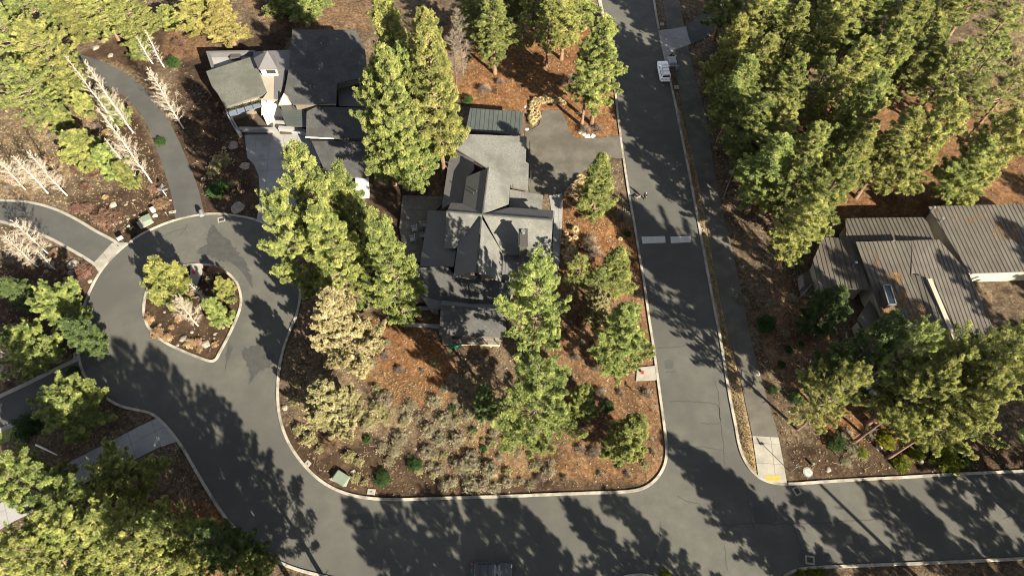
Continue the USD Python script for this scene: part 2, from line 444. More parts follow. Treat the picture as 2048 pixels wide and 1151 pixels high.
west_drive = Polygon(edge([(40, -40), (52, 20), (72, 70), (100, 110), (140, 142), (185, 160), (232, 182), (265, 207), (290, 242), (315, 302), (335, 362), (346, 405), (352, 448)]) + edge([(412, 438), (405, 412), (393, 366), (371, 312), (346, 258), (320, 214), (292, 181), (262, 155), (220, 131), (165, 110), (112, 92), (85, 60), (68, 10), (60, -40)])).buffer(0)
left_drive = Polygon(edge([(-60, 396), (0, 402), (55, 406), (105, 419), (150, 440), (190, 464), (222, 481), (238, 492)]) + edge([(199, 532), (175, 515), (135, 492), (97, 472), (50, 454), (0, 440), (-60, 432)])).buffer(0)
left_apron = Polygon(P2([(224, 486), (262, 484), (200, 548), (186, 527)])).buffer(0)
left_band = left_drive.buffer(0.42).difference(left_drive)
lane_poly = Polygon(P2([(166, 714), (120, 735), (60, 765), (0, 793), (-60, 820), (-60, 884), (0, 858), (50, 838), (110, 808), (186, 770)])).buffer(0)
lane_band = unary_union([LineString(P2([(168, 712), (120, 734), (60, 764), (0, 792), (-60, 819)])).buffer(0.3, cap_style=2), LineString(P2([(186, 772), (110, 810), (50, 840), (0, 860), (-60, 886)])).buffer(0.32, cap_style=2)])
south_west_drive = Polygon(P2([(300, 812), (322, 832), (280, 851), (218, 884), (185, 900), (145, 920), (90, 955), (40, 985), (-30, 1020), (-30, 1075), (30, 1040), (90, 1012), (150, 975), (205, 947), (262, 922), (320, 893), (362, 880), (390, 890), (380, 840)])).buffer(0)
centre_drive = Polygon(P2([(1085, 221), (1121, 220), (1133, 243), (1137, 260), (1143, 270), (1155, 277), (1200, 275), (1260, 270), (1270, 318), (1235, 316), (1222, 314), (1195, 322), (1170, 338), (1155, 358), (1135, 372), (1125, 385), (1060, 388), (1050, 330), (1050, 262), (1065, 258), (1078, 250)])).buffer(0)
centre_walk = Polygon(P2([(1098, 391), (1124, 386), (1126, 400), (1124, 450), (1120, 510), (1114, 562), (1104, 560), (1104, 520), (1107, 450)])).buffer(0).difference(centre_drive.buffer(0.01))
trail = Polygon(edge([(1318, -40), (1334, 50), (1347, 120), (1358, 180), (1370, 240), (1382, 290), (1393, 345), (1410, 430), (1430, 540), (1453, 650), (1480, 755), (1495, 825), (1505, 871)]) + edge([(1557, 874), (1548, 840), (1533, 793), (1505, 690), (1482, 580), (1460, 480), (1434, 370), (1423, 300), (1412, 232), (1395, 170), (1378, 100), (1358, 0), (1350, -40)])).buffer(0)
trail_ramp = Polygon(P2([(1505, 871), (1557, 874), (1567, 925), (1577, 985), (1540, 985), (1518, 962)])).buffer(0)
north_apron = Polygon(P2([(1310, 62), (1345, 58), (1372, 53), (1376, 70), (1382, 88), (1363, 95), (1350, 100), (1340, 110), (1327, 121)])).buffer(0)
north_drive = Polygon(P2([(1372, 52), (1400, 30), (1425, -10), (1440, -40), (1500, -40), (1480, 10), (1440, 50), (1410, 78), (1383, 89)])).buffer(0)
near_apron = Polygon(P2([(1193, -10), (1207, -6), (1216, 30), (1218, 42), (1206, 40), (1200, 18)])).buffer(0)
left_house_drive = Polygon(P2([(489, 270), (548, 268), (545, 258), (547, 225), (556, 222), (572, 252), (582, 268), (640, 270), (650, 300), (640, 330), (610, 380), (585, 420), (572, 470), (560, 480), (512, 445), (517, 420), (520, 385), (517, 350), (508, 329), (495, 316)])).buffer(0)
hydrant_pad = Polygon(P2([(381, 520), (408, 518), (404, 545), (400, 556), (394, 570), (381, 566)])).buffer(0).intersection(island_poly.buffer(-KW))
hydrant_pad_east = Polygon(P2([(1274, 735), (1312, 731), (1318, 759), (1272, 761)])).buffer(0).difference(road_k)

PAVED = {
    'west_driveway': (west_drive, 'asphalt_dark'), 'left_driveway': (left_drive, 'asphalt_dark'), 'lane': (lane_poly, 'asphalt_dark'),
    'driveway': (centre_drive, 'asphalt_trail'), 'trail': (trail, 'asphalt_trail'), 'north_driveway': (north_drive, 'asphalt_dark'),
}
SLABS = {
    'driveway_edging': (left_band, 'concrete', 0.03), 'lane_edging': (lane_band, 'concrete', 0.06), 'driveway_apron': (left_apron, 'concrete', 0.02),
    'concrete_driveway': (south_west_drive, 'drive_concrete', 0.03), 'walkway': (centre_walk, 'drive_concrete', 0.03), 'trail_ramp': (trail_ramp, 'concrete', 0.03),
    'driveway_apron_north': (north_apron, 'drive_concrete', 0.03), 'driveway_apron_near': (near_apron, 'concrete', 0.03), 'courtyard_driveway': (left_house_drive, 'drive_concrete', 0.03),
    'pad': (hydrant_pad, 'concrete', 0.10), 'pad_east': (hydrant_pad_east, 'concrete', 0.10),
}
dropped = unary_union([west_drive, left_apron, lane_poly, south_west_drive, centre_drive, trail_ramp, north_apron, near_apron, left_house_drive]).buffer(0.15)
paved_all = unary_union([road_k.difference(island_poly.buffer(-KW))] + [v[0] for v in PAVED.values()] + [v[0] for v in SLABS.values()])
paved_all = paved_all.buffer(0.01)
shapely.prepare(paved_all)


# ------------------------------------------------------------------ the ground
def bumps(x, y):
    q = np.stack([np.asarray(x) * 0.09, np.asarray(y) * 0.09, np.zeros_like(np.asarray(x, float))], -1)
    return 0.9 * (meshkit.fbm(q, 4, 3) - 0.25) + 0.10 * (meshkit.noise(np.stack([np.asarray(x) * 1.1, np.asarray(y) * 1.1, np.asarray(x) * 0], -1), 8) - 0.5)


def sstep(a, b, x):
    t = np.clip((x - a) / (b - a), 0, 1)
    return t * t * (3 - 2 * t)


def ground_h(x, y):
    x, y = np.asarray(x, float), np.asarray(y, float)
    d = shapely.distance(paved_all, shapely.points(x.ravel(), y.ravel())).reshape(x.shape)
    return -0.07 + 0.15 * sstep(0.15, 0.7, d) + np.clip(bumps(x, y), 0, 1) * sstep(0.6, 5.0, d)


def gz(x, y):
    return float(ground_h(np.array([x]), np.array([y]))[0])


def axis(lo, hi, a, b, step):
    mid = np.arange(lo, hi + 1e-6, step)
    left = lo - np.cumsum(np.geomspace(step * 2, 90, 14))
    right = hi + np.cumsum(np.geomspace(step * 2, 90, 14))
    return np.r_[left[::-1], mid, right]


gx, gy = axis(-100, 105, 0, 0, 0.5), axis(2, 128, 0, 0, 0.5)
X, Y = np.meshgrid(gx, gy)
Z = ground_h(X, Y)
NV = len(gx)
ii, jj = np.meshgrid(np.arange(len(gx) - 1), np.arange(len(gy) - 1))
a_ = (jj * NV + ii).ravel()
gf = np.vstack([np.c_[a_, a_ + 1, a_ + NV + 1], np.c_[a_, a_ + NV + 1, a_ + NV]])
gv = np.c_[X.ravel(), Y.ravel(), Z.ravel()]


def blob(pts, soft=2.5):
    """Weight 1 inside a surveyed patch, fading over soft metres."""
    g = Polygon(P2(pts)).buffer(0)
    shapely.prepare(g)
    d = shapely.distance(g, shapely.points(gv[:, 0], gv[:, 1]))
    return np.clip(1 - d / soft, 0, 1)


needle = np.maximum.reduce([
    blob([(900, 60), (1200, 60), (1230, 260), (1150, 270), (1090, 215), (950, 210), (905, 170)]),
    1.0 * blob([(720, 650), (830, 650), (900, 740), (880, 800), (780, 790), (710, 720)]),
    0.6 * blob([(1100, 560), (1300, 560), (1325, 800), (1330, 930), (1250, 980), (900, 980), (930, 880), (1080, 800)]),
    0.9 * blob([(1120, 400), (1180, 370), (1260, 470), (1290, 560), (1130, 560)]),
    0.7 * blob([(1440, 200), (2060, 200), (2060, 430), (1640, 430), (1500, 420)]),
    0.5 * blob([(1560, 560), (1640, 640), (1700, 760), (1600, 800), (1530, 700)], 3.5),
    0.8 * blob([(1640, 780), (1800, 780), (1800, 900), (1650, 900)]),
    0.8 * blob([(200, 1010), (460, 1020), (480, 1150), (250, 1150)]),
    0.55 * blob([(250, 30), (420, 30), (420, 120), (280, 120)]), 0.45 * blob([(480, 0), (740, 0), (740, 60), (640, 55), (560, 60)])])
mulch = np.maximum.reduce([
    blob([(140, 400), (340, 380), (345, 440), (250, 480), (160, 430)], 1.5), blob([(270, 240), (330, 380), (280, 340), (230, 240)], 1.5),
    blob([(120, 130), (220, 110), (300, 150), (330, 60), (250, 80)], 2.0), blob([(290, 530), (490, 530), (480, 640), (430, 730), (290, 660)], 1.0),
    0.9 * blob([(370, 130), (580, 60), (480, 280), (520, 440), (400, 430), (350, 260)], 2.0), 0.9 * blob([(0, 540), (180, 540), (160, 700), (0, 700)], 2.0),
    0.9 * blob([(570, 860), (760, 900), (900, 960), (1300, 975), (900, 996), (720, 990), (600, 930)], 1.5), 0.8 * blob([(740, 380), (850, 380), (830, 640), (760, 640)], 2.0),
    0.9 * blob([(1580, 900), (1920, 890), (2048, 900), (2048, 940), (1600, 960)], 1.5)])
dry = np.maximum.reduce([
    blob([(1350, 200), (1395, 345), (1450, 650), (1505, 870), (1540, 965), (1480, 910), (1440, 660), (1380, 350)], 0.6),
    0.45 * blob([(0, 240), (180, 230), (180, 330), (60, 390), (0, 390)]), 0.42 * blob([(930, 770), (1080, 790), (1100, 930), (950, 960)], 3),
    0.4 * blob([(600, 780), (760, 740), (800, 860), (640, 900)], 3), 0.5 * blob([(1960, 60), (2060, 60), (2060, 220), (1960, 220)])])
ground = usdkit.mesh(stage, '/World/ground', (gv, gf), None, True)
UsdGeom.PrimvarsAPI(ground).CreatePrimvar('zone', Sdf.ValueTypeNames.Color3fArray, 'vertex').Set(Vt.Vec3fArray.FromNumpy(np.c_[needle, mulch, dry].astype(np.float32)))
tag(ground, kind='structure')
nodes = {'at': ('attribute', {'attribute': 'zone'}), 'sp': ('separate_color', {}), 'g': ('geometry', {}),
         'n1': ('noise_texture', {'scale': 0.55, 'detail': 8.0, 'roughness': 0.7}), 'n2': ('noise_texture', {'scale': 1.9, 'detail': 9.0, 'roughness': 0.82}),
         'n4': ('noise_texture', {'scale': 0.30, 'detail': 8.0, 'roughness': 0.68}),
         'rb': ('rgb_ramp', {'ramp': [(0.30, (0.018, 0.013, 0.009)), (0.45, (0.048, 0.035, 0.024)), (0.56, (0.09, 0.067, 0.046)), (0.66, (0.155, 0.12, 0.085)), (0.76, (0.26, 0.21, 0.155))]}),
         'rn': ('rgb_ramp', {'ramp': [(0.30, (0.022, 0.013, 0.008)), (0.42, (0.062, 0.032, 0.016)), (0.54, (0.125, 0.063, 0.029)), (0.64, (0.19, 0.105, 0.053)), (0.76, (0.28, 0.20, 0.125))]}),
         'rm': ('rgb_ramp', {'ramp': [(0.3, (0.014, 0.010, 0.007)), (0.5, (0.032, 0.021, 0.014)), (0.62, (0.055, 0.036, 0.024)), (0.76, (0.11, 0.078, 0.052))]}),
         'rd': ('rgb_ramp', {'ramp': [(0.3, (0.05, 0.035, 0.02)), (0.48, (0.13, 0.095, 0.053)), (0.6, (0.22, 0.17, 0.10)), (0.75, (0.36, 0.29, 0.18))]}),
         'm1': ('mix', {}), 'm2': ('mix', {}), 'm3': ('mix', {}),
         'p': ('principled_bsdf', {'roughness': 1.0, 'specular_ior_level': 0.1}), 'b': ('bump', {'strength': 0.9, 'distance': 0.09}),
         'n3': ('noise_texture', {'scale': 5.0, 'detail': 6.0, 'roughness': 0.7})}
links = [('at.color', 'sp.color')] + [('g.position', k + '.vector') for k in ('n1', 'n2', 'n3', 'n4')] + [('n2.fac', r + '.fac') for r in ('rb', 'rn', 'rm', 'rd')]
prev = 'rb.color'
for ch, ra, mi in (('r', 'rn', 'm1'), ('g', 'rm', 'm2'), ('b', 'rd', 'm3')):
    nodes['w' + ch] = ('math', {'math_type': 'multiply_add', 'value2': 1.5, 'value3': -0.75})
    nodes['v' + ch] = ('math', {'math_type': 'multiply_add', 'value2': 1.9, 'value3': -0.55})
    nodes['s' + ch] = ('math', {'math_type': 'add', 'use_clamp': True})
    nodes['k' + ch] = ('math', {'math_type': 'multiply', 'use_clamp': True})
    nodes['h' + ch] = ('math', {'math_type': 'multiply', 'value2': 6.0, 'use_clamp': True})
    links += [('n1.fac', f'w{ch}.value1'), (f'sp.{ch}', f'v{ch}.value1'), (f'w{ch}.value', f's{ch}.value1'), (f'v{ch}.value', f's{ch}.value2'),
              (f'sp.{ch}', f'h{ch}.value1'), (f's{ch}.value', f'k{ch}.value1'), (f'h{ch}.value', f'k{ch}.value2'), (f'k{ch}.value', f'{mi}.fac'),
              (prev, f'{mi}.color1'), (f'{ra}.color', f'{mi}.color2')]
    prev = f'{mi}.color'
nodes['r4'] = ('rgb_ramp', {'ramp': [(0.32, (0.42, 0.40, 0.38)), (0.45, (0.85, 0.83, 0.80)), (0.56, (1.05, 1.03, 1.0)), (0.68, (1.5, 1.46, 1.4))]})
nodes['m4'] = ('mix_color', {'blend_type': 'multiply', 'fac': 1.0, 'use_clamp': False})
links += [('n4.fac', 'r4.fac'), (prev, 'm4.a'), ('r4.color', 'm4.b')]
prev = 'm4.result'
links += [(prev, 'p.base_color'), ('n3.fac', 'b.height'), ('b.normal', 'p.normal')]
M['ground'] = usdkit.material(stage, '/World/Looks/ground', nodes, links, surface='p.BSDF')
UsdShade.MaterialBindingAPI.Apply(ground.GetPrim()).Bind(M['ground'])

# ------------------------------------------------------------------ pavings
road = struct('road', sheet(road_poly.intersection(sbox(-140, -60, 160, 170)), -0.3, 0.0), 'asphalt')
done = road_k.difference(island_poly.buffer(-KW))
for nm, (g, m, z) in SLABS.items():
    h = g.difference(done)
    done = done.union(g)
    SLABS[nm] = (h, m, z)
for nm, (g, m) in PAVED.items():
    h = g.difference(done.buffer(0.003))
    done = done.union(g)
    if not h.is_empty:
        struct(nm, sheet(h, -0.3, 0.012), m)
for nm, (g, m, z) in SLABS.items():
    if g.is_empty:
        continue
    name = nm.replace('_north', '').replace('_near', '').replace('_east', '')
    if name in ('concrete_driveway', 'trail_ramp', 'courtyard_driveway', 'driveway_apron', 'walkway'):   # cast in bays with joints
        top = UsdGeom.Xform.Define(stage, numbered('/World', name)).GetPrim()
        tag(top, kind='structure')
        step = {'concrete_driveway': 3.1, 'trail_ramp': 2.6, 'courtyard_driveway': 2.3, 'driveway_apron': 2.2, 'walkway': 1.7}[name]
        ang = {'concrete_driveway': math.radians(32), 'courtyard_driveway': math.radians(6), 'driveway_apron': math.radians(40), 'trail_ramp': math.radians(-4), 'walkway': 0.0}[name]
        c = g.centroid
        r = shapely.affinity.rotate(g, -math.degrees(ang), origin=c)
        x0, y0, x1, y1 = r.bounds
        for u in np.arange(x0 - 0.3, x1, step):
            for v in np.arange(y0 - 0.3, y1, step):
                cell = r.intersection(sbox(u + 0.018, v + 0.018, u + step - 0.018, v + step - 0.018))
                for q in polys(cell):
                    if q.area > 0.05:
                        obj('slab', sheet(shapely.affinity.rotate(q, math.degrees(ang), origin=c), -0.25, z + rng.uniform(-0.004, 0.004)), m, top)
        obj('joint_bed', sheet(g, -0.3, z - 0.03), 'sealed_crack', top)
    else:
        struct(name, sheet(g, -0.25, z), m)
hi = kerb_all.difference(dropped)
lo = kerb_all.intersection(dropped)
kerb_top = UsdGeom.Xform.Define(stage, '/World/kerb').GetPrim()
tag(kerb_top, kind='structure')
for g, h in ((hi, 0.13), (lo, 0.025)):
    for q in polys(g):
        if q.area > 0.05:
            v, f = sheet(q, -0.3, h)
            obj('kerb_run' if h > 0.1 else 'dropped_kerb', (v, f), 'kerb_concrete', kerb_top)

# sealed cracks, damp patches, painted bars, tactile panel
ZR = 0.004
for pts, w in [([(1338, 593), (1360, 597), (1395, 592)], 0.05), ([(1315, 696), (1345, 694), (1372, 690), (1390, 684), (1415, 683), (1437, 681)], 0.06),
               ([(1330, 745), (1340, 742), (1352, 743)], 0.05), ([(1338, 803), (1375, 802), (1405, 804), (1425, 806), (1436, 812), (1440, 840), (1446, 880), (1450, 930)], 0.06),
               ([(1402, 846), (1425, 847), (1440, 845)], 0.05), ([(1350, 897), (1400, 893), (1445, 900)], 0.05), ([(1440, 1050), (1480, 1047), (1530, 1046), (1580, 1047), (1620, 1045), (1700, 1041), (1800, 1035)], 0.07),
               ([(1491, 960), (1498, 1000), (1503, 1040), (1508, 1056), (1506, 1048)], 0.05), ([(1583, 1047), (1590, 1060), (1598, 1085), (1605, 1103)], 0.06), ([(1320, 1040), (1320, 1070), (1312, 1100), (1305, 1125)], 0.05),
               ([(1320, 1068), (1325, 1080)], 0.05), ([(1355, 990), (1370, 1000), (1395, 1006), (1415, 1020), (1430, 1012), (1440, 1005)], 0.05), ([(1420, 1022), (1425, 1033), (1438, 1050)], 0.05),
               ([(1450, 1090), (1452, 1110), (1455, 1140)], 0.05), ([(360, 470), (372, 455), (374, 448)], 0.05), ([(322, 473), (345, 463), (372, 456)], 0.05), ([(1545, 990), (1550, 1020), (1552, 1044)], 0.05), ([(1567, 1000), (1572, 1030)], 0.04),
               ([(1430, 760), (1437, 790), (1440, 840)], 0.05)]:
    ln = np.array(P2(spline(pts, 5)))
    ln += rng.normal(0, 0.05, ln.shape)
    obj('sealed_crack', sheet(LineString(ln).buffer(w, cap_style=2).intersection(road_poly.buffer(-0.1)), -0.05, ZR), 'sealed_crack', road)


def ragged(pts, amp, seed):
    r = np.random.default_rng(seed)
    p = np.array(P2(spline(pts, 9, True)))
    c = p.mean(0)
    d = unit(p - c)
    return Polygon(p + d * r.normal(0, amp, (len(p), 1))).buffer(0)


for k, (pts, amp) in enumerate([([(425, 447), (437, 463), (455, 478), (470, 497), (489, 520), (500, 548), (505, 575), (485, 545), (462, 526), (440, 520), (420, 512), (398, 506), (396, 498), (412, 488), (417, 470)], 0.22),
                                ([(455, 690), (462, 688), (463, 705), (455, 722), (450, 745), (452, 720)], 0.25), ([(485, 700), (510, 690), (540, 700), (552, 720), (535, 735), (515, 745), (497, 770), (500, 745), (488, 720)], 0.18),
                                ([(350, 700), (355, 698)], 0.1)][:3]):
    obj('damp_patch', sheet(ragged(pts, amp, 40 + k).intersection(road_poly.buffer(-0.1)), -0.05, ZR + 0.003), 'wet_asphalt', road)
for pts in ([(1283, 473), (1330, 472), (1331, 485), (1285, 487)], [(1341, 473), (1381, 472), (1382, 484), (1342, 486)]):
    g = Polygon(P2(pts))
    bar = obj('painted_bar', sheet(g, -0.05, ZR + 0.001), 'white_paint', road)
for k, pts in enumerate([[(1600, 1100), (1612, 1097), (1650, 1096), (1668, 1104), (1672, 1124), (1602, 1128)], [(1497, 972), (1525, 965), (1548, 972), (1553, 1040), (1512, 1044), (1505, 1010)], [(1330, 720), (1345, 720), (1346, 735), (1331, 736)], [(700, 1030), (790, 1025), (795, 1050), (705, 1056)], [(1285, 640), (1300, 640), (1306, 690), (1310, 690)]][:4]):
    obj('asphalt_patch', sheet(ragged(pts, 0.04, 60 + k).intersection(road_poly.buffer(-0.15)), -0.05, ZR - 0.001), 'asphalt_dark', road)
ramp_top = stage.GetPrimAtPath('/World/trail_ramp')
v, f = sheet(Polygon(P2([(1531, 950), (1560, 950), (1560, 961.5), (1534, 961.5)])), 0.0, 0.045)
studs = [(v, f)]
c0, c1, c2 = P(1533, 951.5), P(1559, 951.5), P(1534.5, 960)
for i in range(12):
    for j in range(5):
        q = c0 + (c1 - c0) * (i + 0.5) / 12 + (c2 - c0) * (j + 0.5) / 5
        studs.append(box(0.05, 0.05, 0.02, q[0], q[1], 0.05))
obj('tactile_panel', cat(*studs), 'tactile_yellow', ramp_top)

# ------------------------------------------------------------------ houses
def V(pts):
    """World corners of a roof plane from (photo x, photo y, height)."""
    return np.array([P(a, b, c) for a, b, c in pts])


def z3(x, y, h):
    return (780 + x / 3, 160 + y / 3, h)


def z4(x, y, h):
    return (780 + x / 3, 380 + y / 3, h)


def z2(x, y, h):
    return (400 + x / 3, y / 3, h)


def z6(x, y, h):
    return (1536 + x / 3, 380 + y / 3, h)


def roof(house, pts, m='shingles', th=0.22, name='roof', walls='brown_siding', inset=0.45, base=-0.4, edge_trim='trim_dark'):
    w = V(pts)
    zf = plane_fit(w)
    poly = Polygon(w[:, :2]).buffer(0)
    poly = max(polys(poly), key=lambda g: g.area)
    r = obj(name, slab_on(poly, zf, th), m, house)
    if edge_trim:
        # a thin gutter board just under the roof edge
        inner = poly.buffer(-0.03, join_style=2)
        if not inner.is_empty:
            ring_ = inner.difference(inner.buffer(-0.10, join_style=2))
            for g in polys(ring_)[:1]:
                pass
            ext = np.array(inner.exterior.coords)
            parts = []
            for i in range(len(ext) - 1):
                a, b = ext[i], ext[i + 1]
                if np.hypot(*(b - a)) < 0.3:
                    continue
                za, zb = float(zf(*a)) - th - 0.13, float(zf(*b)) - th - 0.13
                parts.append(tube([(a[0], a[1], za + .06), (b[0], b[1], zb + .06)], 0.06, 4))
            if parts:
                obj('fascia', cat(*parts), edge_trim, r)
    if walls:
        ins = poly.buffer(-inset, join_style=2)
        for g in polys(ins):
            obj('wall', prism_to(g, base, lambda x, y: zf(x, y) - th - 0.01), walls, house)
    return zf, poly, r


def seam_roof(house, pts, dir_a, dir_b, h, spacing, m, th=0.12, walls='cream_wall', inset=0.5, rib=0.06, ribh=0.065, rib_m=None, base=-0.4):
    """A standing-seam roof: every pan between two seams is a part of its own, with its raised seam."""
    w = V(pts)
    zf = plane_fit(w)
    poly = max(polys(Polygon(w[:, :2]).buffer(0)), key=lambda g: g.area)
    a, b = P(*dir_a, h), P(*dir_b, h)
    d = unit((b - a)[:2])
    nrm = np.array([-d[1], d[0]])
    s = np.array(poly.exterior.coords) @ nrm
    c0 = poly.centroid.coords[0] @ d if False else float(np.dot(poly.centroid.coords[0], d))
    k = s.min()
    while k < s.max():
        q0, q1 = k + 0.004, min(k + spacing, s.max() + .01) - 0.004
        band = Polygon([tuple(nrm * q0 + d * (c0 - 60)), tuple(nrm * q1 + d * (c0 - 60)), tuple(nrm * q1 + d * (c0 + 60)), tuple(nrm * q0 + d * (c0 + 60))])
        for g in polys(poly.intersection(band)):
            if g.area < 0.05:
                continue
            ms = [slab_on(g, zf, th)]
            rb = g.intersection(LineString([nrm * (q0 + rib / 2) + d * (c0 - 60), nrm * (q0 + rib / 2) + d * (c0 + 60)]).buffer(rib / 2 - .003, cap_style=2))
            for gg in polys(rb):
                if gg.area > 0.01:
                    ms.append(slab_on(gg, lambda x, y: zf(x, y) + ribh, ribh + 0.03))
            obj('roof_panel', cat(*ms), m, house)
        k += spacing
    if walls:
        for g in polys(poly.buffer(-inset, join_style=2)):
            obj('wall', prism_to(g, base, lambda x, y: zf(x, y) - th - 0.02), walls, house)
    ext = np.array(poly.exterior.coords)
    obj('eave_trim', cat(*[tube([(p[0], p[1], float(zf(*p)) - th * .55), (q[0], q[1], float(zf(*q)) - th * .55)], 0.07, 4) for p, q in zip(ext[:-1], ext[1:]) if np.hypot(*(q - p)) > 0.2]), 'trim_dark', house)
    return zf, poly


def ridge_cap(house, a, b, m, w=0.14):
    p, q = P(*a), P(*b)
    p[2] += 0.03
    q[2] += 0.03
    obj('ridge_cap', tube([p, (p + q) / 2, q], w, 6), m, house)


def post_box(cx, cy, x, y, z0, z1, rz=0.0, bevel=0.0):
    return box(x, y, z1 - z0, cx, cy, (z0 + z1) / 2, rz, bevel)


# ---- centre house
CH = thing('house', 'large grey shingled house with crossing gables and chimney in the centre', 'house', (0, 0, 0))
seam_roof(CH, [(940.7, 216, 3.5), (1046, 224, 3.5), (1041.7, 270, 3.0), (931.7, 260, 3.0)], (985, 222), (981, 262), 3.3, 0.72, 'green_metal', walls='brown_siding')
roof(CH, [z3(398, 325, 5.6), z3(820, 337, 5.4), z3(814, 490, 4.5), z3(832, 502, 4.4), z3(828, 665, 3.5), z3(720, 632, 3.9), z3(590, 527, 4.6), z3(500, 472, 5.0), z3(395, 412, 5.2)], 'shingles')
roof(CH, [z3(590, 525, 8.0), z3(555, 803, 8.0), z3(435, 742, 6.0), z3(460, 580, 6.0)], 'plum_metal_and_shade')  # slopes of this house facing away from the sun: plum tone is painted shade
roof(CH, [z3(590, 525, 8.0), z3(722, 600, 6.0), z3(712, 737, 6.0), z3(555, 803, 8.0)], 'shingles')
roof(CH, [z3(380, 415, 4.2), z3(500, 475, 4.8), z3(505, 535, 4.8), z3(460, 582, 4.8), z3(436, 742, 4.8), z3(366, 737, 4.4), z3(310, 776, 3.7), z3(352, 492, 3.7)], 'plum_metal_and_shade', inset=0.9)
roof(CH, [z3(230, 780, 3.0), z3(346, 786, 4.1), z3(330, 1005, 4.1), z3(398, 1015, 4.7), z3(382, 1118, 4.7), z3(178, 1120, 3.0)], 'plum_metal_and_shade', inset=0.9)
# main ridge
roof(CH, [z3(340, 790, 8.0), z3(365, 735, 6.5), z3(437, 740, 6.5), z3(555, 803, 8.0)], 'plum_metal_and_shade')
roof(CH, [z3(560, 805, 8.0), z3(715, 765, 6.4), z3(980, 780, 6.4), z3(975, 840, 8.0)], 'plum_metal_and_shade')
roof(CH, [z3(340, 790, 8.0), z3(553, 803, 8.0), z3(548, 828, 7.8), z3(412, 965, 5.9), z3(405, 1002, 5.5), z3(325, 1006, 5.5)], 'shingles')
roof(CH, [z3(553, 805, 8.0), z3(975, 840, 8.0), z3(965, 1062, 4.9), z3(680, 1042, 4.9)], 'shingles')
roof(CH, [z4(548, 165, 8.0), z4(520, 487, 8.0), z4(380, 522, 5.7), z4(410, 300, 5.7)], 'plum_metal_and_shade')
roof(CH, [z4(548, 165, 8.0), z4(680, 385, 5.4), z4(667, 545, 5.4), z4(520, 487, 8.0)], 'shingles')
for a, b in ((z3(590, 525, 8.0), z3(555, 803, 8.0)), (z3(340, 790, 8.0), z3(975, 840, 8.0)), (z4(548, 165, 8.0), z4(520, 487, 8.0))):
    ridge_cap(CH, a, b, 'shingles_dark')
# porch roofs
roof(CH, [z3(720, 655, 3.3), z3(918, 690, 3.1), z3(912, 775, 2.8), z3(715, 765, 3.0)], 'shingles', th=0.16)
seam_roof(CH, [z4(678, 378, 4.3), z4(800, 384, 4.3), z4(930, 410, 4.2), z4(920, 560, 3.5), z4(668, 540, 3.5)], z4(700, 390, 0)[:2], z4(694, 530, 0)[:2], 4.0, 0.5, 'plum_metal_and_shade', walls='brown_siding', rib=0.07, ribh=0.05)
# lower south wing
roof(CH, [z4(118, 470, 4.9), z4(340, 458, 4.9), z4(400, 518, 4.8), z4(470, 560, 4.4), z4(480, 690, 3.3), z4(310, 662, 3.4), z4(180, 628, 3.6), z4(112, 640, 3.6)], 'shingles_dark')
roof(CH, [z4(400, 520, 4.9), z4(520, 490, 5.3), z4(668, 545, 5.1), z4(770, 545, 5.0), z4(700, 682, 3.4), z4(480, 692, 3.3), z4(474, 562, 4.5)], 'shingles_dark')
roof(CH, [z4(175, 626, 3.4), z4(310, 660, 3.4), z4(300, 712, 3.1), z4(240, 711, 3.1)], 'plum_metal_and_shade', th=0.14)
roof(CH, [z4(305, 692, 5.1), z4(310, 655, 3.5), z4(480, 692, 3.4), z4(705, 680, 3.5), z4(692, 722, 5.1)], 'plum_metal_and_shade')
roof(CH, [z4(303, 693, 5.1), z4(692, 722, 5.1), z4(697, 880, 2.8), z4(296, 862, 2.8)], 'shingles_dark')
ridge_cap(CH, z4(303, 692, 5.1), z4(692, 721, 5.1), 'shingles_dark')
# chimney with pot and cap
c = P(1046, 492, 7.4)
ch = obj('chimney', post_box(c[0], c[1], 1.0, 2.6, 4.5, 9.4, 0, 0.03), 'trim_dark', CH)
obj('chimney_cap', cat(post_box(c[0], c[1], 1.25, 2.9, 9.41, 9.55), post_box(c[0], c[1], 0.9, 2.5, 9.56, 9.62)), 'trim_dark', ch)
obj('chimney_pot', lathe([(0.0, 9.63), (0.26, 9.63), (0.22, 10.0), (0.3, 10.02), (0.3, 10.1), (0.0, 10.1)], 14)[0] + np.array([c[0], c[1] + .7, 0]) if False else ((lathe([(0.001, 9.63), (0.26, 9.63), (0.22, 10.0), (0.3, 10.02), (0.3, 10.1), (0.001, 10.1)], 14)[0] + np.array([c[0], c[1] + .7, 0])), lathe([(0.001, 9.63), (0.26, 9.63), (0.22, 10.0), (0.3, 10.02), (0.3, 10.1), (0.001, 10.1)], 14)[1]), 'zinc', ch)
for px, py, h in ((926.7, 385, 0), (929, 382, 0)):
    pass
for a in ((947, 387, 7.0), (953, 384, 7.1), (1026, 372, 4.4)):
    q = P(*a)
    obj('vent_pipe', tube([(q[0], q[1], q[2] - .4), (q[0], q[1], q[2] + .35)], 0.07, 8), 'trim_dark', CH)
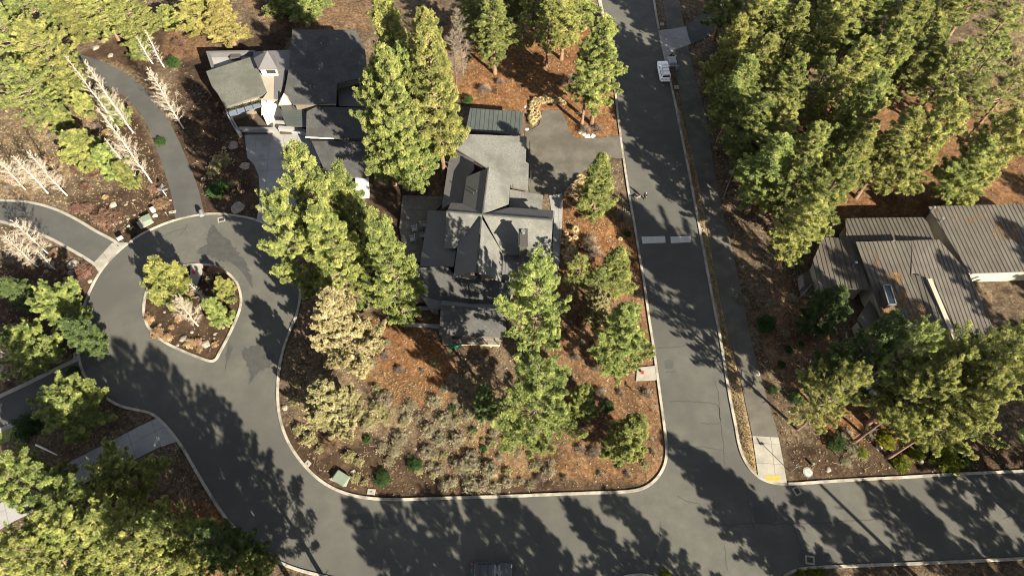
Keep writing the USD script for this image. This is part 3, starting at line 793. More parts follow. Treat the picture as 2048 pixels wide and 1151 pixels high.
# south deck with boards and tan skirting
dk = Polygon(P2([(882, 668), (1001, 677), (1000, 689), (885, 688)], 0.9)).buffer(0)
x0, y0, x1, y1 = dk.bounds
ang = math.atan2(*(P(1001, 677, .9) - P(882, 668, .9))[[1, 0]])
rot = shapely.affinity.rotate(dk, -math.degrees(ang), origin=dk.centroid)
bx = rot.bounds
for k, yy in enumerate(np.arange(bx[1], bx[3], 0.24)):
    for q in polys(rot.intersection(sbox(bx[0] - 1, yy, bx[2] + 1, yy + 0.22))):
        obj('deck_board', sheet(shapely.affinity.rotate(q, math.degrees(ang), origin=dk.centroid), 0.86, 0.9), 'deck_wood', CH)
obj('deck_skirt', sheet(dk.buffer(-0.02).difference(dk.buffer(-0.14)), -0.3, 0.855), 'tan_wood', CH)
for xx in np.linspace(0.02, 0.98, 6):
    q = P(*(np.array([885, 688]) * (1 - xx) + np.array([1000, 689]) * xx), 0.9)
    obj('railing_post', post_box(q[0], q[1], 0.1, 0.1, 0.9, 1.9), 'trim_dark', CH)
qa, qb = P(885, 688, .9), P(1000, 689, .9)
obj('handrail', tube([qa + [0, 0, 1.0], (qa + qb) / 2 + [0, 0, 1.0], qb + [0, 0, 1.0]], 0.045, 6), 'trim_dark', CH)
# walled terrace at the south-west corner
terr = Polygon(P2([(817, 622), (881, 619), (881, 652), (818, 649)], 0.4)).buffer(0)
obj('terrace', sheet(terr, -0.3, 0.35), 'stone_paving', CH)
obj('terrace_wall', sheet(terr.buffer(0.35, join_style=2).difference(terr), -0.35, 1.05), 'drive_concrete', CH)
# patio slabs west of the house
pat = Polygon(P2([(806, 395), (900, 398), (868, 430), (842, 528), (812, 528), (800, 460)])).buffer(0)
px0, py0, px1, py1 = pat.bounds
for u in np.arange(px0, px1, 1.9):
    for v in np.arange(py0, py1, 1.9):
        for q in polys(pat.intersection(sbox(u + .02, v + .02, u + 1.88, v + 1.88))):
            if q.area > .15:
                obj('patio_slab', sheet(q, -0.1, 0.60 + rng.uniform(-.005, .005)), 'stone_paving', CH)
obj('patio_bed', sheet(pat.buffer(0.05), -0.3, 0.56), 'soil_bed', CH)
# windows on the sunlit south and east walls
for a, b, h0, h1 in (((905, 686), (925, 687), 1.0, 2.1), ((940, 688), (965, 689), 1.0, 2.1), ((1103, 445), (1102, 470), 1.2, 3.0), ((1056, 300), (1056, 320), .3, 2.4), ((1058, 340), (1058, 370), .3, 2.4)):
    pa, pb = P(*a), P(*b)
    d = unit((pb - pa)[:2])
    n_ = np.array([d[1], -d[0]])
    L = np.hypot(*(pb - pa)[:2])
    m_ = (pa + pb)[:2] / 2 - n_ * 0.25
    w_ = obj('window', post_box(m_[0], m_[1], L, 0.08, h0, h1, math.atan2(d[1], d[0])), 'trim_dark', CH)
    m_ = m_ + n_ * 0.05
    obj('pane', post_box(m_[0], m_[1], L - .16, 0.03, h0 + .08, h1 - .08, math.atan2(d[1], d[0])), 'car_glass', w_)

# ---- left house
LH = thing('house', 'dark flat-roofed modern house with glass canopy at the upper left', 'house', (0, 0, 0))
roof(LH, [z2(555, 178, 6.6), z2(937, 178, 6.2), z2(990, 300, 5.6), z2(1000, 460, 5.0), z2(822, 500, 5.0), z2(815, 622, 4.6), z2(555, 622, 4.9), z2(505, 560, 5.2), z2(530, 430, 5.7)], 'shingles_dark')
roof(LH, [z2(35, 425, 4.9), z2(320, 338, 5.1), z2(402, 556, 4.3), z2(150, 642, 4.0), z2(105, 560, 4.2), z2(70, 515, 4.4)], 'shingles_moss')
roof(LH, [z2(318, 310, 4.7), z2(545, 299, 4.7), z2(542, 420, 4.7), z2(470, 420, 4.7), z2(350, 415, 4.7), z2(322, 350, 4.7)], 'plum_metal_and_shade', walls='white_wall')
roof(LH, [z2(350, 418, 4.5), z2(465, 418, 4.5), z2(512, 455, 4.5), z2(470, 600, 4.4), z2(375, 592, 4.4), z2(402, 556, 4.4)], 'tan_metal_and_sunlit', walls='white_wall', inset=0.3)
roof(LH, [z2(447, 425, 4.56), z2(512, 425, 4.56), z2(508, 480, 4.56), z2(466, 597, 4.46), z2(444, 592, 4.46)], 'plum_metal_and_shade', walls=None, th=.04, edge_trim=None)  # thin plum sheet: painted shade over the sunlit tan part below
# tower with a three-sided cap
tb = [P(507, 116.5, 6.2), P(516.8, 138.4, 6.2), P(555, 137.8, 6.2), P(549, 112, 6.2)]
ap = P(534.4, 101.5, 8.6)
tv = np.array(tb + [ap] + [t - [0, 0, .18] for t in tb])
tf = np.array([(0, 1, 4), (1, 2, 4), (2, 3, 4), (3, 0, 4), (0, 5, 6), (0, 6, 1), (1, 6, 7), (1, 7, 2), (2, 7, 8), (2, 8, 3), (3, 8, 5), (3, 5, 0), (5, 7, 6), (5, 8, 7)])
obj('tower_roof', (tv, tf), 'plum_metal_and_shade', LH)
tp = Polygon([t[:2] for t in tb]).buffer(-0.25, join_style=2)
tw = obj('tower', sheet(tp, 4.0, 6.0), 'white_wall', LH)
a_, b_ = np.array(tb[1]), np.array(tb[2])
d = unit((b_ - a_)[:2])
m_ = a_[:2] * .42 + b_[:2] * .58 + np.array([d[1], -d[0]]) * -0.24
win = obj('window', post_box(m_[0], m_[1], 1.5, 0.12, 5.05, 5.75, math.atan2(d[1], d[0])), 'trim_dark', LH)
obj('pane', post_box(m_[0] + d[1] * .06, m_[1] - d[0] * .06, 1.3, 0.05, 5.12, 5.68, math.atan2(d[1], d[0])), 'car_glass', win)
# small second cap over the entry
tb = [P(557, 210, 4.6), P(583, 208, 4.6), P(580, 196, 4.6), P(560, 197, 4.6)]
ap = P(567.7, 186, 6.0)
tv = np.array(tb + [ap] + [t - [0, 0, .15] for t in tb])
tf = np.array([(0, 1, 4), (1, 2, 4), (2, 3, 4), (3, 0, 4), (0, 5, 6), (0, 6, 1), (1, 6, 7), (1, 7, 2), (2, 7, 8), (2, 8, 3), (3, 8, 5), (3, 5, 0), (5, 7, 6), (5, 8, 7)])
obj('entry_roof', (tv, tf), 'tan_metal_and_sunlit', LH)
obj('entry_tower', sheet(Polygon([t[:2] for t in tb]).buffer(-.15, join_style=2), 0, 4.4), 'trim_dark', LH)
# roof terrace with parapet
tpoly = Polygon(P2([(415, 104), (508, 102), (508, 116), (425, 140)], 4.0)).buffer(0)
obj('terrace_floor', sheet(tpoly, -0.4, 3.0), 'drive_concrete', LH)
par = LineString(P2([(427, 141), (415, 104), (509, 102)], 4.0)).buffer(0.22, cap_style=2, join_style=2)
obj('parapet', sheet(par, -0.4, 4.0), 'plum_metal_and_shade', LH)
q = P(472, 115, 3.2)
obj('hot_tub', post_box(q[0], q[1], 1.7, 1.2, 3.01, 3.7, 0, .05), 'trim_dark', LH)
# glass canopy of four panes
ca, cb, cc, cd = P(453, 217, 3.3), P(517, 195, 3.3), P(523, 213, 3.3), P(460, 234, 3.3)
fr = []
for u in np.linspace(0, 1, 5):
    fr.append(tube([ca + (cb - ca) * u, cd + (cc - cd) * u], 0.07, 4))
    if u < 1:
        u0, u1 = u + .012, u + .238
        a1, b1, c1, d1 = ca + (cb - ca) * u0, ca + (cb - ca) * u1, cd + (cc - cd) * u1, cd + (cc - cd) * u0
        v_ = np.array([a1, b1, c1, d1]) + [0, 0, .02]
        obj('glass_pane', (np.vstack([v_, v_ - [0, 0, .03]]), np.array([(0, 2, 1), (0, 3, 2), (4, 5, 6), (4, 6, 7), (0, 1, 5), (0, 5, 4), (1, 2, 6), (1, 6, 5), (2, 3, 7), (2, 7, 6), (3, 0, 4), (3, 4, 7)])[:, ::-1]), 'pane_glass', LH)
fr += [tube([ca, (ca + cb) / 2, cb], 0.09, 4), tube([cd, (cc + cd) / 2, cc], 0.09, 4)]
for p in (ca, cd, cc):
    fr.append(tube([p, p * [1, 1, 0]], 0.06, 4))
obj('canopy_frame', cat(*fr), 'trim_dark', LH)
roof(LH, [z2(368, 588, 3.1), z2(402, 598, 3.1), z2(424, 650, 3.1), z2(368, 690, 3.1)], 'white_wall', walls='white_wall', inset=.15, th=.15, edge_trim=None)
# planted forecourt: coping walls, beds
for pts in ([(453, 217), (461, 236), (479, 266)], [(478, 256), (546, 257)], [(557, 254), (592, 257), (612, 262)]):
    obj('garden_wall', sheet(LineString(P2(pts, 1.0)).buffer(0.3, cap_style=2, join_style=2), -0.3, 1.0), 'drive_concrete', LH)
for pts in ([(470, 240), (524, 228), (541, 216), (546, 232), (546, 255), (480, 255)], [(484, 262), (546, 262), (546, 269), (484, 269)], [(562, 262), (583, 262), (584, 269), (562, 269)]):
    obj('planting_bed', sheet(Polygon(P2(pts)).buffer(0), -0.3, 0.32), 'soil_bed', LH)
# slatted dark entry roof
seam_roof(LH, [z2(472, 640, 3.1), z2(600, 632, 3.1), z2(640, 690, 3.1), z2(635, 760, 3.0), z2(520, 755, 3.0)], z2(480, 650, 0)[:2], z2(600, 643, 0)[:2], 3.0, 0.45, 'green_metal', walls=None, rib=.05, ribh=.05)
roof(LH, [z2(640, 668, 4.3), z2(700, 640, 4.4), z2(1012, 648, 4.4), z2(1000, 832, 3.7), z2(635, 820, 3.7)], 'shingles_dark')
roof(LH, [z2(668, 845, 3.4), z2(995, 845, 3.4), z2(1000, 1066, 2.6), z2(760, 1050, 2.7)], 'shingles_dark')
p, q = P(*z2(632, 822, 3.6)), P(*z2(800, 832, 3.6))
obj('gutter', tube([p, (p + q) / 2, q], 0.1, 6), 'trim_white', LH)
p, q = P(*z2(600, 625, 4.5)), P(*z2(815, 627, 4.5))
obj('gutter', tube([p, (p + q) / 2, q], 0.08, 6), 'tan_metal_and_sunlit', LH)
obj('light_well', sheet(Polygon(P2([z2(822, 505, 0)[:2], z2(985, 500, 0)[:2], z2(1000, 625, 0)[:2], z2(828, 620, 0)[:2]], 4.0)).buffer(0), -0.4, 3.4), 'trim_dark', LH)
q = P(713, 175, 3.6)
sk = obj('skylight', post_box(q[0], q[1], 1.1, 1.2, 3.41, 3.75), 'zinc', LH)
obj('pane', post_box(q[0], q[1], .9, 1.0, 3.76, 3.79), 'pane_glass', sk)
for a in (z2(665, 525, 5.3), z2(690, 530, 5.2), z2(730, 268, 6.2)):
    q = P(*a)
    obj('vent_pipe', tube([(q[0], q[1], q[2] - .3), (q[0], q[1], q[2] + .4)], 0.09, 8), 'zinc', LH)
WB = thing('garden_shed', 'small white flat-roofed shed at the end of the dark shingled house', 'shed', (0, 0, 0))
roof(WB, [(711, 355, 2.4), (737, 355, 2.4), (737, 382, 2.3), (711, 384, 2.3)], 'white_wall', walls='white_wall', inset=.2, th=.15, edge_trim='trim_white')

# ---- right house
RH = thing('house', 'low house with brown standing-seam metal roofs and cream walls at the right', 'house', (0, 0, 0))
SD = (z6(1120, 320, 0)[:2], z6(1215, 500, 0)[:2])
east_top, _ = seam_roof(RH, [z6(960, 98, 5.0), z6(1700, 80, 5.0), z6(1700, 485, 3.6), z6(1215, 500, 3.6)], z6(1060, 97, 0)[:2], z6(1300, 497, 0)[:2], 4.3, 0.62, 'bronze_metal')
seam_roof(RH, [z6(465, 170, 3.7), z6(945, 163, 3.7), z6(1000, 300, 3.9), z6(470, 302, 3.9)], z6(560, 170, 0)[:2], z6(610, 300, 0)[:2], 3.8, 0.62, 'bronze_metal')
seam_roof(RH, [z6(330, 283, 3.6), z6(398, 283, 3.7), z6(486, 592, 3.3), z6(312, 602, 3.2), z6(270, 420, 3.4)], z6(398, 283, 0)[:2], z6(486, 592, 0)[:2], 3.5, 0.62, 'bronze_metal')
seam_roof(RH, [z6(398, 284, 3.72), z6(528, 300, 4.6), z6(615, 596, 4.3), z6(487, 592, 3.32)], z6(398, 283, 0)[:2], z6(486, 592, 0)[:2], 3.5, 0.62, 'bronze_metal')
main_top, _ = seam_roof(RH, [z6(528, 308, 5.3), z6(860, 304, 5.3), z6(848, 503, 4.8), z6(972, 755, 4.2), z6(1035, 900, 4.0), z6(700, 800, 4.0)], z6(640, 308, 0)[:2], z6(800, 660, 0)[:2], 4.8, 0.62, 'bronze_metal')
seam_roof(RH, [z6(850, 505, 4.75), z6(948, 516, 5.3), z6(1100, 893, 4.1), z6(1035, 903, 3.95), z6(975, 757, 4.2)], z6(900, 510, 0)[:2], z6(1050, 880, 0)[:2], 4.6, 0.62, 'bronze_metal')
seam_roof(RH, [z6(862, 304, 5.0), z6(1026, 300, 4.42), z6(1209, 500, 3.62), z6(1365, 862, 2.35), z6(1150, 892, 3.0), z6(1000, 545, 4.35), z6(862, 490, 4.8)], z6(960, 305, 0)[:2], z6(1180, 800, 0)[:2], 3.9, 0.62, 'bronze_metal')
p, q = P(*z6(970, 530, 5.5)), P(*z6(1125, 893, 4.3))
cap = LineString([p[:2], q[:2]]).buffer(0.32, cap_style=2)
obj('ridge_parapet', slab_on(cap, plane_fit([p, q, p + [.5, .3, 0], q - [.5, .3, 0]]), 0.5), 'tan_metal_and_sunlit', RH)
# skylight box
c = P(*z6(728, 628, 5.6))
rz = math.atan2(*(P(*z6(745, 690, 0)) - P(*z6(708, 568, 0)))[[1, 0]])
wv, wf = post_box(c[0], c[1], 3.0, 1.0, 4.2, 5.6, rz)
sk = obj('skylight', (wv, wf), 'bronze_metal', RH)
fr = []
for sx, sy, lx, ly in ((0, .5, 3.1, .14), (0, -.5, 3.1, .14), (1.5, 0, .14, 1.1), (-1.5, 0, .14, 1.1)):
    fr.append(post_box(c[0] + sx * math.cos(rz) - sy * math.sin(rz), c[1] + sx * math.sin(rz) + sy * math.cos(rz), lx, ly, 5.61, 5.76, rz))
obj('frame', cat(*fr), 'zinc', sk)
obj('pane', post_box(c[0], c[1], 2.8, .84, 5.62, 5.66, rz), 'pane_glass', sk)
for a in (z6(978, 125, 4.9), z6(1028, 192, 4.6), z6(512, 455, 4.2)):
    q = P(*a)
    v_ = obj('vent_pipe', tube([(q[0], q[1], q[2] - .3), (q[0], q[1], q[2] + .9)], 0.1, 8), 'zinc', RH)
    obj('vent_cowl', lathe([(0.001, 0), (.2, 0), (.2, .12), (.001, .2)], 10)[0] + np.array([q[0], q[1], q[2] + .9]) if False else (lathe([(0.001, 0), (.2, 0), (.2, .12), (.001, .2)], 10)[0] + np.array([q[0], q[1], q[2] + .91]), lathe([(0.001, 0), (.2, 0), (.2, .12), (.001, .2)], 10)[1]), 'zinc', v_)
# west deck, screen walls and bay
dk = Polygon(P2([z6(205, 500, 0)[:2], z6(285, 470, 0)[:2], z6(320, 600, 0)[:2], z6(300, 640, 0)[:2], z6(195, 632, 0)[:2]], .8)).buffer(0)
b = dk.bounds
for yy in np.arange(b[1], b[3], 0.3):
    for q in polys(dk.intersection(sbox(b[0], yy, b[2], yy + 0.28))):
        obj('deck_board', sheet(q, 0.74, 0.8), 'deck_wood', RH)
obj('deck_frame', sheet(dk.buffer(-.05), -0.3, 0.70), 'brown_siding', RH)
for pts, h0, h1, m_ in (([z6(200, 632, 0)[:2], z6(275, 552, 0)[:2]], 0, 1.9, 'brown_siding'), ([z6(203, 505, 0)[:2], z6(215, 575, 0)[:2]], 0, 1.9, 'deck_wood'), ([z6(285, 600, 0)[:2], z6(318, 570, 0)[:2]], 0, 2.6, 'cream_wall'),
                        ([z6(540, 790, 0)[:2], z6(560, 850, 0)[:2], z6(590, 880, 0)[:2]], 0, 2.2, 'cream_wall'), ([z6(470, 850, 0)[:2], z6(480, 950, 0)[:2]], 0, 1.6, 'brown_siding')):
    obj('screen_wall', sheet(LineString(P2(pts, h1)).buffer(0.12, cap_style=2, join_style=2), h0 - .3, h1), m_, RH)
q = P(*z6(300, 590, 1.4))
win = obj('window', post_box(q[0], q[1], .9, .14, .9, 2.3, .5), 'trim_white', RH)
obj('pane', post_box(q[0] + .04, q[1] - .08, .74, .04, 1.0, 2.2, .5), 'pane_glass', win)
roof(RH, [z6(535, 775, 2.9), z6(610, 660, 3.0), z6(690, 800, 3.0), z6(640, 900, 2.8)], 'bronze_metal', walls='brown_siding', th=.14)
# patio of pale stone under the pines south of the house
pt = Polygon(P2([(1690, 700), (1750, 690), (1790, 760), (1740, 800), (1700, 760)])).buffer(0)
b = pt.bounds
for u in np.arange(b[0], b[2], 1.4):
    for v in np.arange(b[1], b[3], 1.4):
        for g in polys(pt.intersection(sbox(u + .02, v + .02, u + 1.38, v + 1.38))):
            if g.area > .1:
                obj('patio_slab', sheet(g, -.2, .75 + rng.uniform(-.01, .01)), 'concrete', RH)

# ---- far house glimpsed through the trees at the top right
FH = thing('house', 'pale house glimpsed between the pines at the top right', 'house', (0, 0, 0))
roof(FH, [(1640, 20, 4.2), (1712, 14, 4.2), (1716, 48, 3.6), (1636, 52, 3.6)], 'plum_metal_and_shade', walls='white_wall')
roof(FH, [(1636, 56, 3.3), (1700, 52, 3.3), (1740, 66, 2.8), (1640, 74, 2.8)], 'trim_white', walls='white_wall', edge_trim='trim_white')
q = P(1697, 34, 4.4)
sk = obj('skylight', post_box(q[0], q[1], 1.8, 1.0, 3.7, 4.35), 'trim_white', FH)
obj('pane', post_box(q[0], q[1], 1.6, .8, 4.36, 4.4), 'pane_glass', sk)

# fallen orange needles lying on the metal roofs: one litter per roof patch
def litter(zf, pts, n, seed, spread=1.0, big=0.13):
    w = V(pts)
    poly = Polygon(w[:, :2]).buffer(0)
    r = np.random.default_rng(seed)
    b = poly.bounds
    n = int(n * .6)
    cs = r.uniform([b[0], b[1]], [b[2], b[3]], (max(6, n // 14), 2))
    p = cs[r.integers(0, len(cs), n)] + r.normal(0, spread * .2, (n, 2)) * [.7, 1.5]
    p = p[shapely.contains_xy(poly, p[:, 0], p[:, 1])]
    k = len(p)
    an = r.uniform(0, 2 * np.pi, k)
    s = r.uniform(.4, 1.2, k) * big
    base = np.c_[p, zf(p[:, 0], p[:, 1]) + r.uniform(.03, .06, k)]
    v = []
    for t in range(3):
        o = np.c_[np.cos(an + t * 2.1), np.sin(an + t * 2.1), np.zeros(k)] * s[:, None]
        v.append(base + o)
    v = np.stack(v, 1).reshape(-1, 3)
    o = obj('needle_litter', (v, np.arange(k * 3).reshape(-1, 3)), 'orange_needles', RH)
    o.SetCustomDataByKey('kind', 'stuff')


litter(main_top, [z6(690, 480, 4.9), z6(800, 500, 4.9), z6(860, 700, 4.5), z6(760, 720, 4.5)], 1100, 1)
litter(main_top, [z6(850, 650, 4.5), z6(950, 700, 4.4), z6(980, 780, 4.2), z6(850, 780, 4.2)], 800, 2)
litter(east_top, [z6(1330, 180, 4.8), z6(1500, 180, 4.8), z6(1530, 300, 4.4), z6(1360, 300, 4.4)], 700, 3)
litter(main_top, [z6(560, 330, 5.35), z6(660, 330, 5.35), z6(680, 480, 5.0), z6(580, 460, 5.0)], 200, 4)
litter(main_top, [z6(680, 690, 4.4), z6(760, 690, 4.4), z6(780, 760, 4.2), z6(690, 760, 4.2)], 800, 5)
litter(east_top, [z6(1000, 110, 5.05), z6(1300, 110, 5.05), z6(1330, 200, 4.7), z6(1060, 200, 4.7)], 260, 6)

# ------------------------------------------------------------------ plants: kinds
def tufts(c, d, size, k, r, width=0.055, spread=0.8, face=0.6):
    """Bursts of needles: k slim fans at every point c, leaning along d."""
    n = len(c)
    dd = unit(np.repeat(d, k, 0) * 0.75 + r.normal(0, spread, (n * k, 3)))
    base = np.repeat(c, k, 0)
    L = np.repeat(size, k) * r.uniform(.75, 1.15, n * k)
    o = np.repeat(unit(d), k, 0)   # most fans turn their flat side outwards, set so to brighten the sunlit side
    w = unit(np.cross(dd, o + r.normal(0, face, (n * k, 3)))) * (width * r.uniform(.7, 1.3, n * k))[:, None]
    tip = base + dd * L[:, None]
    v = np.stack([base, tip - w, tip + w], 1).reshape(-1, 3)
    return v, np.arange(len(v)).reshape(-1, 3)


def pine(name, seed, h, rad, bare, nb, needles='pine_needles', k=13, size=.25, ragged_=0.5, peak=0.5, dens=0.8, limb_vis=1.0, width=0.028, per=4):
    r = np.random.default_rng(seed)
    root = kind_of(name)
    pth = f'/World/Kinds/{name}'
    zz = np.linspace(0, 1, 9)
    wob = np.c_[np.cumsum(r.normal(0, .06, 9)), np.cumsum(r.normal(0, .06, 9))]
    wob -= wob[0]
    tr = np.c_[wob, zz * h]
    r0 = 0.013 * h + .05
    trunk = usdkit.mesh(stage, pth + '/trunk', tube(tr, r0 * (1 - zz * .93) * np.r_[1.25, np.ones(8)], 8), M['pine_bark'], 50)
    at = lambda z: np.array([np.interp(z, tr[:, 2], tr[:, 0]), np.interp(z, tr[:, 2], tr[:, 1]), z])
    C, D, S_, limbs = [], [], [], []
    lump = r.uniform(0, 2 * np.pi, 4)
    for i in range(nb):
        s = (i + r.uniform(0, 1)) / nb
        s = s ** 0.9
        z = h * (bare + (0.985 - bare) * s)
        az = i * 2.39996 + r.normal(0, .35)
        prof = min(1.0, (s + .10) / .30) ** .7 * max(0.02, 1 - s) ** peak
        side = 1 + ragged_ * .45 * (math.sin(az * 2 + lump[0]) * math.sin(s * 9 + lump[1]) + .6 * math.sin(az * 3 + lump[2] + s * 7))
        L = rad * 1.12 * prof * side * r.uniform(1 - ragged_ * .6, 1.08) + .25
        el = -0.12 + 0.75 * s + r.normal(0, .08)
        a = at(z)
        out = np.array([math.cos(az), math.sin(az), 0])
        t = np.linspace(0, 1, 5)
        cur = a + out * (t * L * math.cos(el))[:, None] + np.array([0, 0, 1]) * (L * (math.sin(el) * t + .22 * t ** 2.2))[:, None]
        if r.uniform() < limb_vis:
            limbs.append(tube(cur, np.linspace(.022 + .012 * L, .012, 5), 4, False))
        m = max(4, int(dens * (4.0 + 9.0 * L * (.55 + .45 * L / rad))))
        u = np.sqrt(r.uniform(.10, 1.0, m))
        pos = np.stack([np.interp(u, t, cur[:, q]) for q in range(3)], 1)
        lat = np.array([-out[1], out[0], 0])
        off = r.normal(0, 1, m) * (.07 + .19 * L * (1.10 - u)) * np.where(u > .9, .5, 1)
        pos += lat * off[:, None] + np.array([0, 0, 1]) * (r.normal(.05, .10, m) + .10 * np.abs(off))[:, None]
        dr = unit(out * .8 + lat * (np.sign(off) * .6 * np.minimum(1, np.abs(off)))[:, None] + np.array([0, 0, .75]))
        # every twig end carries a rounded head of several bursts, with gaps between the heads
        head = unit(r.normal(0, 1, (m * per, 3)) + np.repeat(dr, per, 0) * .5)
        C.append(np.repeat(pos, per, 0) + head * (r.uniform(.04, .15, m * per) * size / .25)[:, None])
        D.append(unit(head + np.repeat(dr, per, 0) * .6))
        S_.append(size * r.uniform(.75, 1.2, m * per))
    n = 14
    C.append(at(h * .97) + r.normal(0, .16, (n, 3)) + [0, 0, .1])
    D.append(unit(r.normal(0, .5, (n, 3)) + [0, 0, 1]))
    S_.append(np.full(n, size * .9))
    for i in range(int(10 * limb_vis * (1 if bare > .15 else 0))):   # dead stubs under the crown
        z = h * bare * r.uniform(.35, 1)
        az = r.uniform(0, 6.28)
        o = np.array([math.cos(az), math.sin(az), -.1])
        limbs.append(tube([at(z), at(z) + o * .6, at(z) + o * r.uniform(.9, 1.7)], [.035, .025, .01], 4, False))
    v, f = tufts(np.vstack(C), np.vstack(D), np.concatenate(S_), k, r, width)
    usdkit.mesh(stage, pth + '/crown', (v, f), M[needles])
    tag(usdkit.mesh(stage, pth + '/limbs', cat(*limbs), M['pine_limb'], True), kind='stuff')
    KINDS[name] = (h, rad)
    return len(f)


KINDS = {}
pine('tall_pine', 1, 22, 3.4, .22, 120)
pine('tall_pine_loose', 2, 22, 3.6, .30, 92, ragged_=.8, dens=.7)
pine('full_pine', 3, 20, 3.6, .08, 130, peak=.5)
pine('full_pine_narrow', 4, 18, 2.6, .06, 120, peak=.6)
pine('broad_pine', 5, 20, 5.0, .12, 120, peak=.42, dens=.75, ragged_=.7)
pine('broad_pine_loose', 6, 20, 5.2, .20, 92, peak=.42, dens=.62, ragged_=.9)
pine('young_pine', 7, 10, 2.6, .04, 84, peak=.5, dens=.9)
pine('young_pine_round', 8, 6, 2.4, .03, 64, peak=.45, dens=.9)
pine('warm_pine', 9, 20, 3.4, .15, 110, needles='pine_needles_warm', ragged_=.7)
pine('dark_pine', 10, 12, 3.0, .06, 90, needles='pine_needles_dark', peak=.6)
pine('bare_broad_pine', 16, 22, 5.2, .40, 92, peak=.42, dens=.8, ragged_=.75)
pine('round_pine', 15, 9, 4.2, .10, 110, peak=.42, dens=.8, ragged_=.6)
pine('thin_pine', 11, 20, 3.0, .30, 62, dens=.45, ragged_=1.0)
pine('golden_tree', 12, 16, 4.2, .06, 150, needles='golden_leaves', k=11, size=.18, peak=.6, width=.045, dens=1.35)
pine('pale_tree', 13, 11, 3.6, .06, 120, needles='pale_leaves', k=11, size=.17, peak=.5, width=.045, dens=1.35)
pine('straw_pine', 14, 17, 2.6, .12, 100, needles='pine_needles_warm', peak=.7, size=.2, dens=1.0, ragged_=.7)


def bare_tree(name, seed, h, rad, bark, twig, nb=46, up=0.75, tw=9, fork=False, start=.12):
    r = np.random.default_rng(seed)
    kind_of(name)
    pth = f'/World/Kinds/{name}'
    zz = np.linspace(0, 1, 8)
    wob = np.c_[np.cumsum(r.normal(0, .05, 8)), np.cumsum(r.normal(0, .05, 8))]
    wob -= wob[0]
    tr = np.c_[wob, zz * h]
    usdkit.mesh(stage, pth + '/trunk', tube(tr, (.0075 * h + .025) * (1 - .92 * zz), 7), M[bark], 60)
    br, tws = [], []
    for i in range(nb):
        s = ((i + r.uniform()) / nb)
        z = h * (start + (.96 - start) * s)
        a = np.array([np.interp(z, tr[:, 2], tr[:, 0]), np.interp(z, tr[:, 2], tr[:, 1]), z])
        az = i * 2.39996 + r.normal(0, .4)
        L = rad * (min(1, (s + .2) / .4)) * (1 - s * .82) * r.uniform(.35, 1.25) / math.cos(up * .8)
        el = up + r.normal(0, .26)
        out = np.array([math.cos(az), math.sin(az), 0])
        t = np.linspace(0, 1, 4)
        cur = a + out * (t * L * math.cos(el))[:, None] + np.array([0, 0, 1]) * (L * (math.sin(el) * t + .12 * t * t))[:, None] + r.normal(0, .07 * L, (4, 3)) * t[:, None]
        br.append(tube(cur, np.linspace(.014 + .008 * L, .007, 4), 4, False))
        for j in range(tw):
            u = r.uniform(.25, 1)
            b = np.array([np.interp(u, t, cur[:, q]) for q in range(3)])
            d = unit(out * .8 + np.array([-out[1], out[0], 0]) * r.normal(0, .7) + np.array([0, 0, r.uniform(.2, 1.2)]))
            l = L * r.uniform(.2, .45)
            mid = b + d * l * .5
            tws.append(tube([b, mid, b + d * l + r.normal(0, .08, 3)], [.011, .008, .005], 3, False))
            for q in range(4):
                d2 = unit(d + r.normal(0, .6, 3))
                st = b + d * l * r.uniform(.3, .9)
                tws.append(tube([st, st + d2 * l * .55], [.008, .004], 3, False))
    tag(usdkit.mesh(stage, pth + '/branches', cat(*br), M[twig], True), kind='stuff')
    tag(usdkit.mesh(stage, pth + '/twigs', cat(*tws), M[twig], True), kind='stuff')
    KINDS[name] = (h, rad)


bare_tree('bare_birch', 21, 12, 1.8, 'birch_bark', 'birch_twig', 84, tw=9)
bare_tree('bare_birch_slim', 22, 12, 1.15, 'birch_bark', 'birch_twig', 60, .85, 7)
bare_tree('bare_birch_broad', 23, 9, 2.6, 'birch_bark', 'birch_twig', 60, .6, 11)
bare_tree('bare_tree', 24, 14, 2.4, 'dark_bark', 'grey_twigs', 60, .7, 12, start=.05)


def mound(name, seed, h, rad, leafm, n=420, k=12, size=.13, width=.03, stems=None, open_=0.0):
    """A shrub: leaf bursts over and through a rounded heap, with stems."""
    r = np.random.default_rng(seed)
    kind_of(name)
    pth = f'/World/Kinds/{name}'
    d = unit(r.normal(0, 1, (n, 3)))
    d[:, 2] = np.abs(d[:, 2])
    q = .45 + .55 * r.uniform(0, 1, n) ** .5
    lump = 1 + .28 * np.sin(d[:, 0] * 5 + seed) * np.sin(d[:, 1] * 6 + seed * 2) + r.normal(0, .06 + open_, n)
    c = d * np.array([rad, rad, h]) * (q * lump)[:, None]
    c[:, 2] = np.maximum(c[:, 2], .04)
    v, f = tufts(c, unit(d + [0, 0, .5]), np.full(n, size), k, r, width)
    usdkit.mesh(stage, pth + '/foliage', (v, f), M[leafm])
    st = []
    for i in range(14):
        e = c[r.integers(0, n)]
        st.append(tube([[r.normal(0, .06 * rad), r.normal(0, .06 * rad), 0], e * [.5, .5, .6], e], [.022, .016, .008], 3, False))
    usdkit.mesh(stage, pth + '/stems', cat(*st), M[stems or 'dark_bark'], True)
    KINDS[name] = (h, rad)


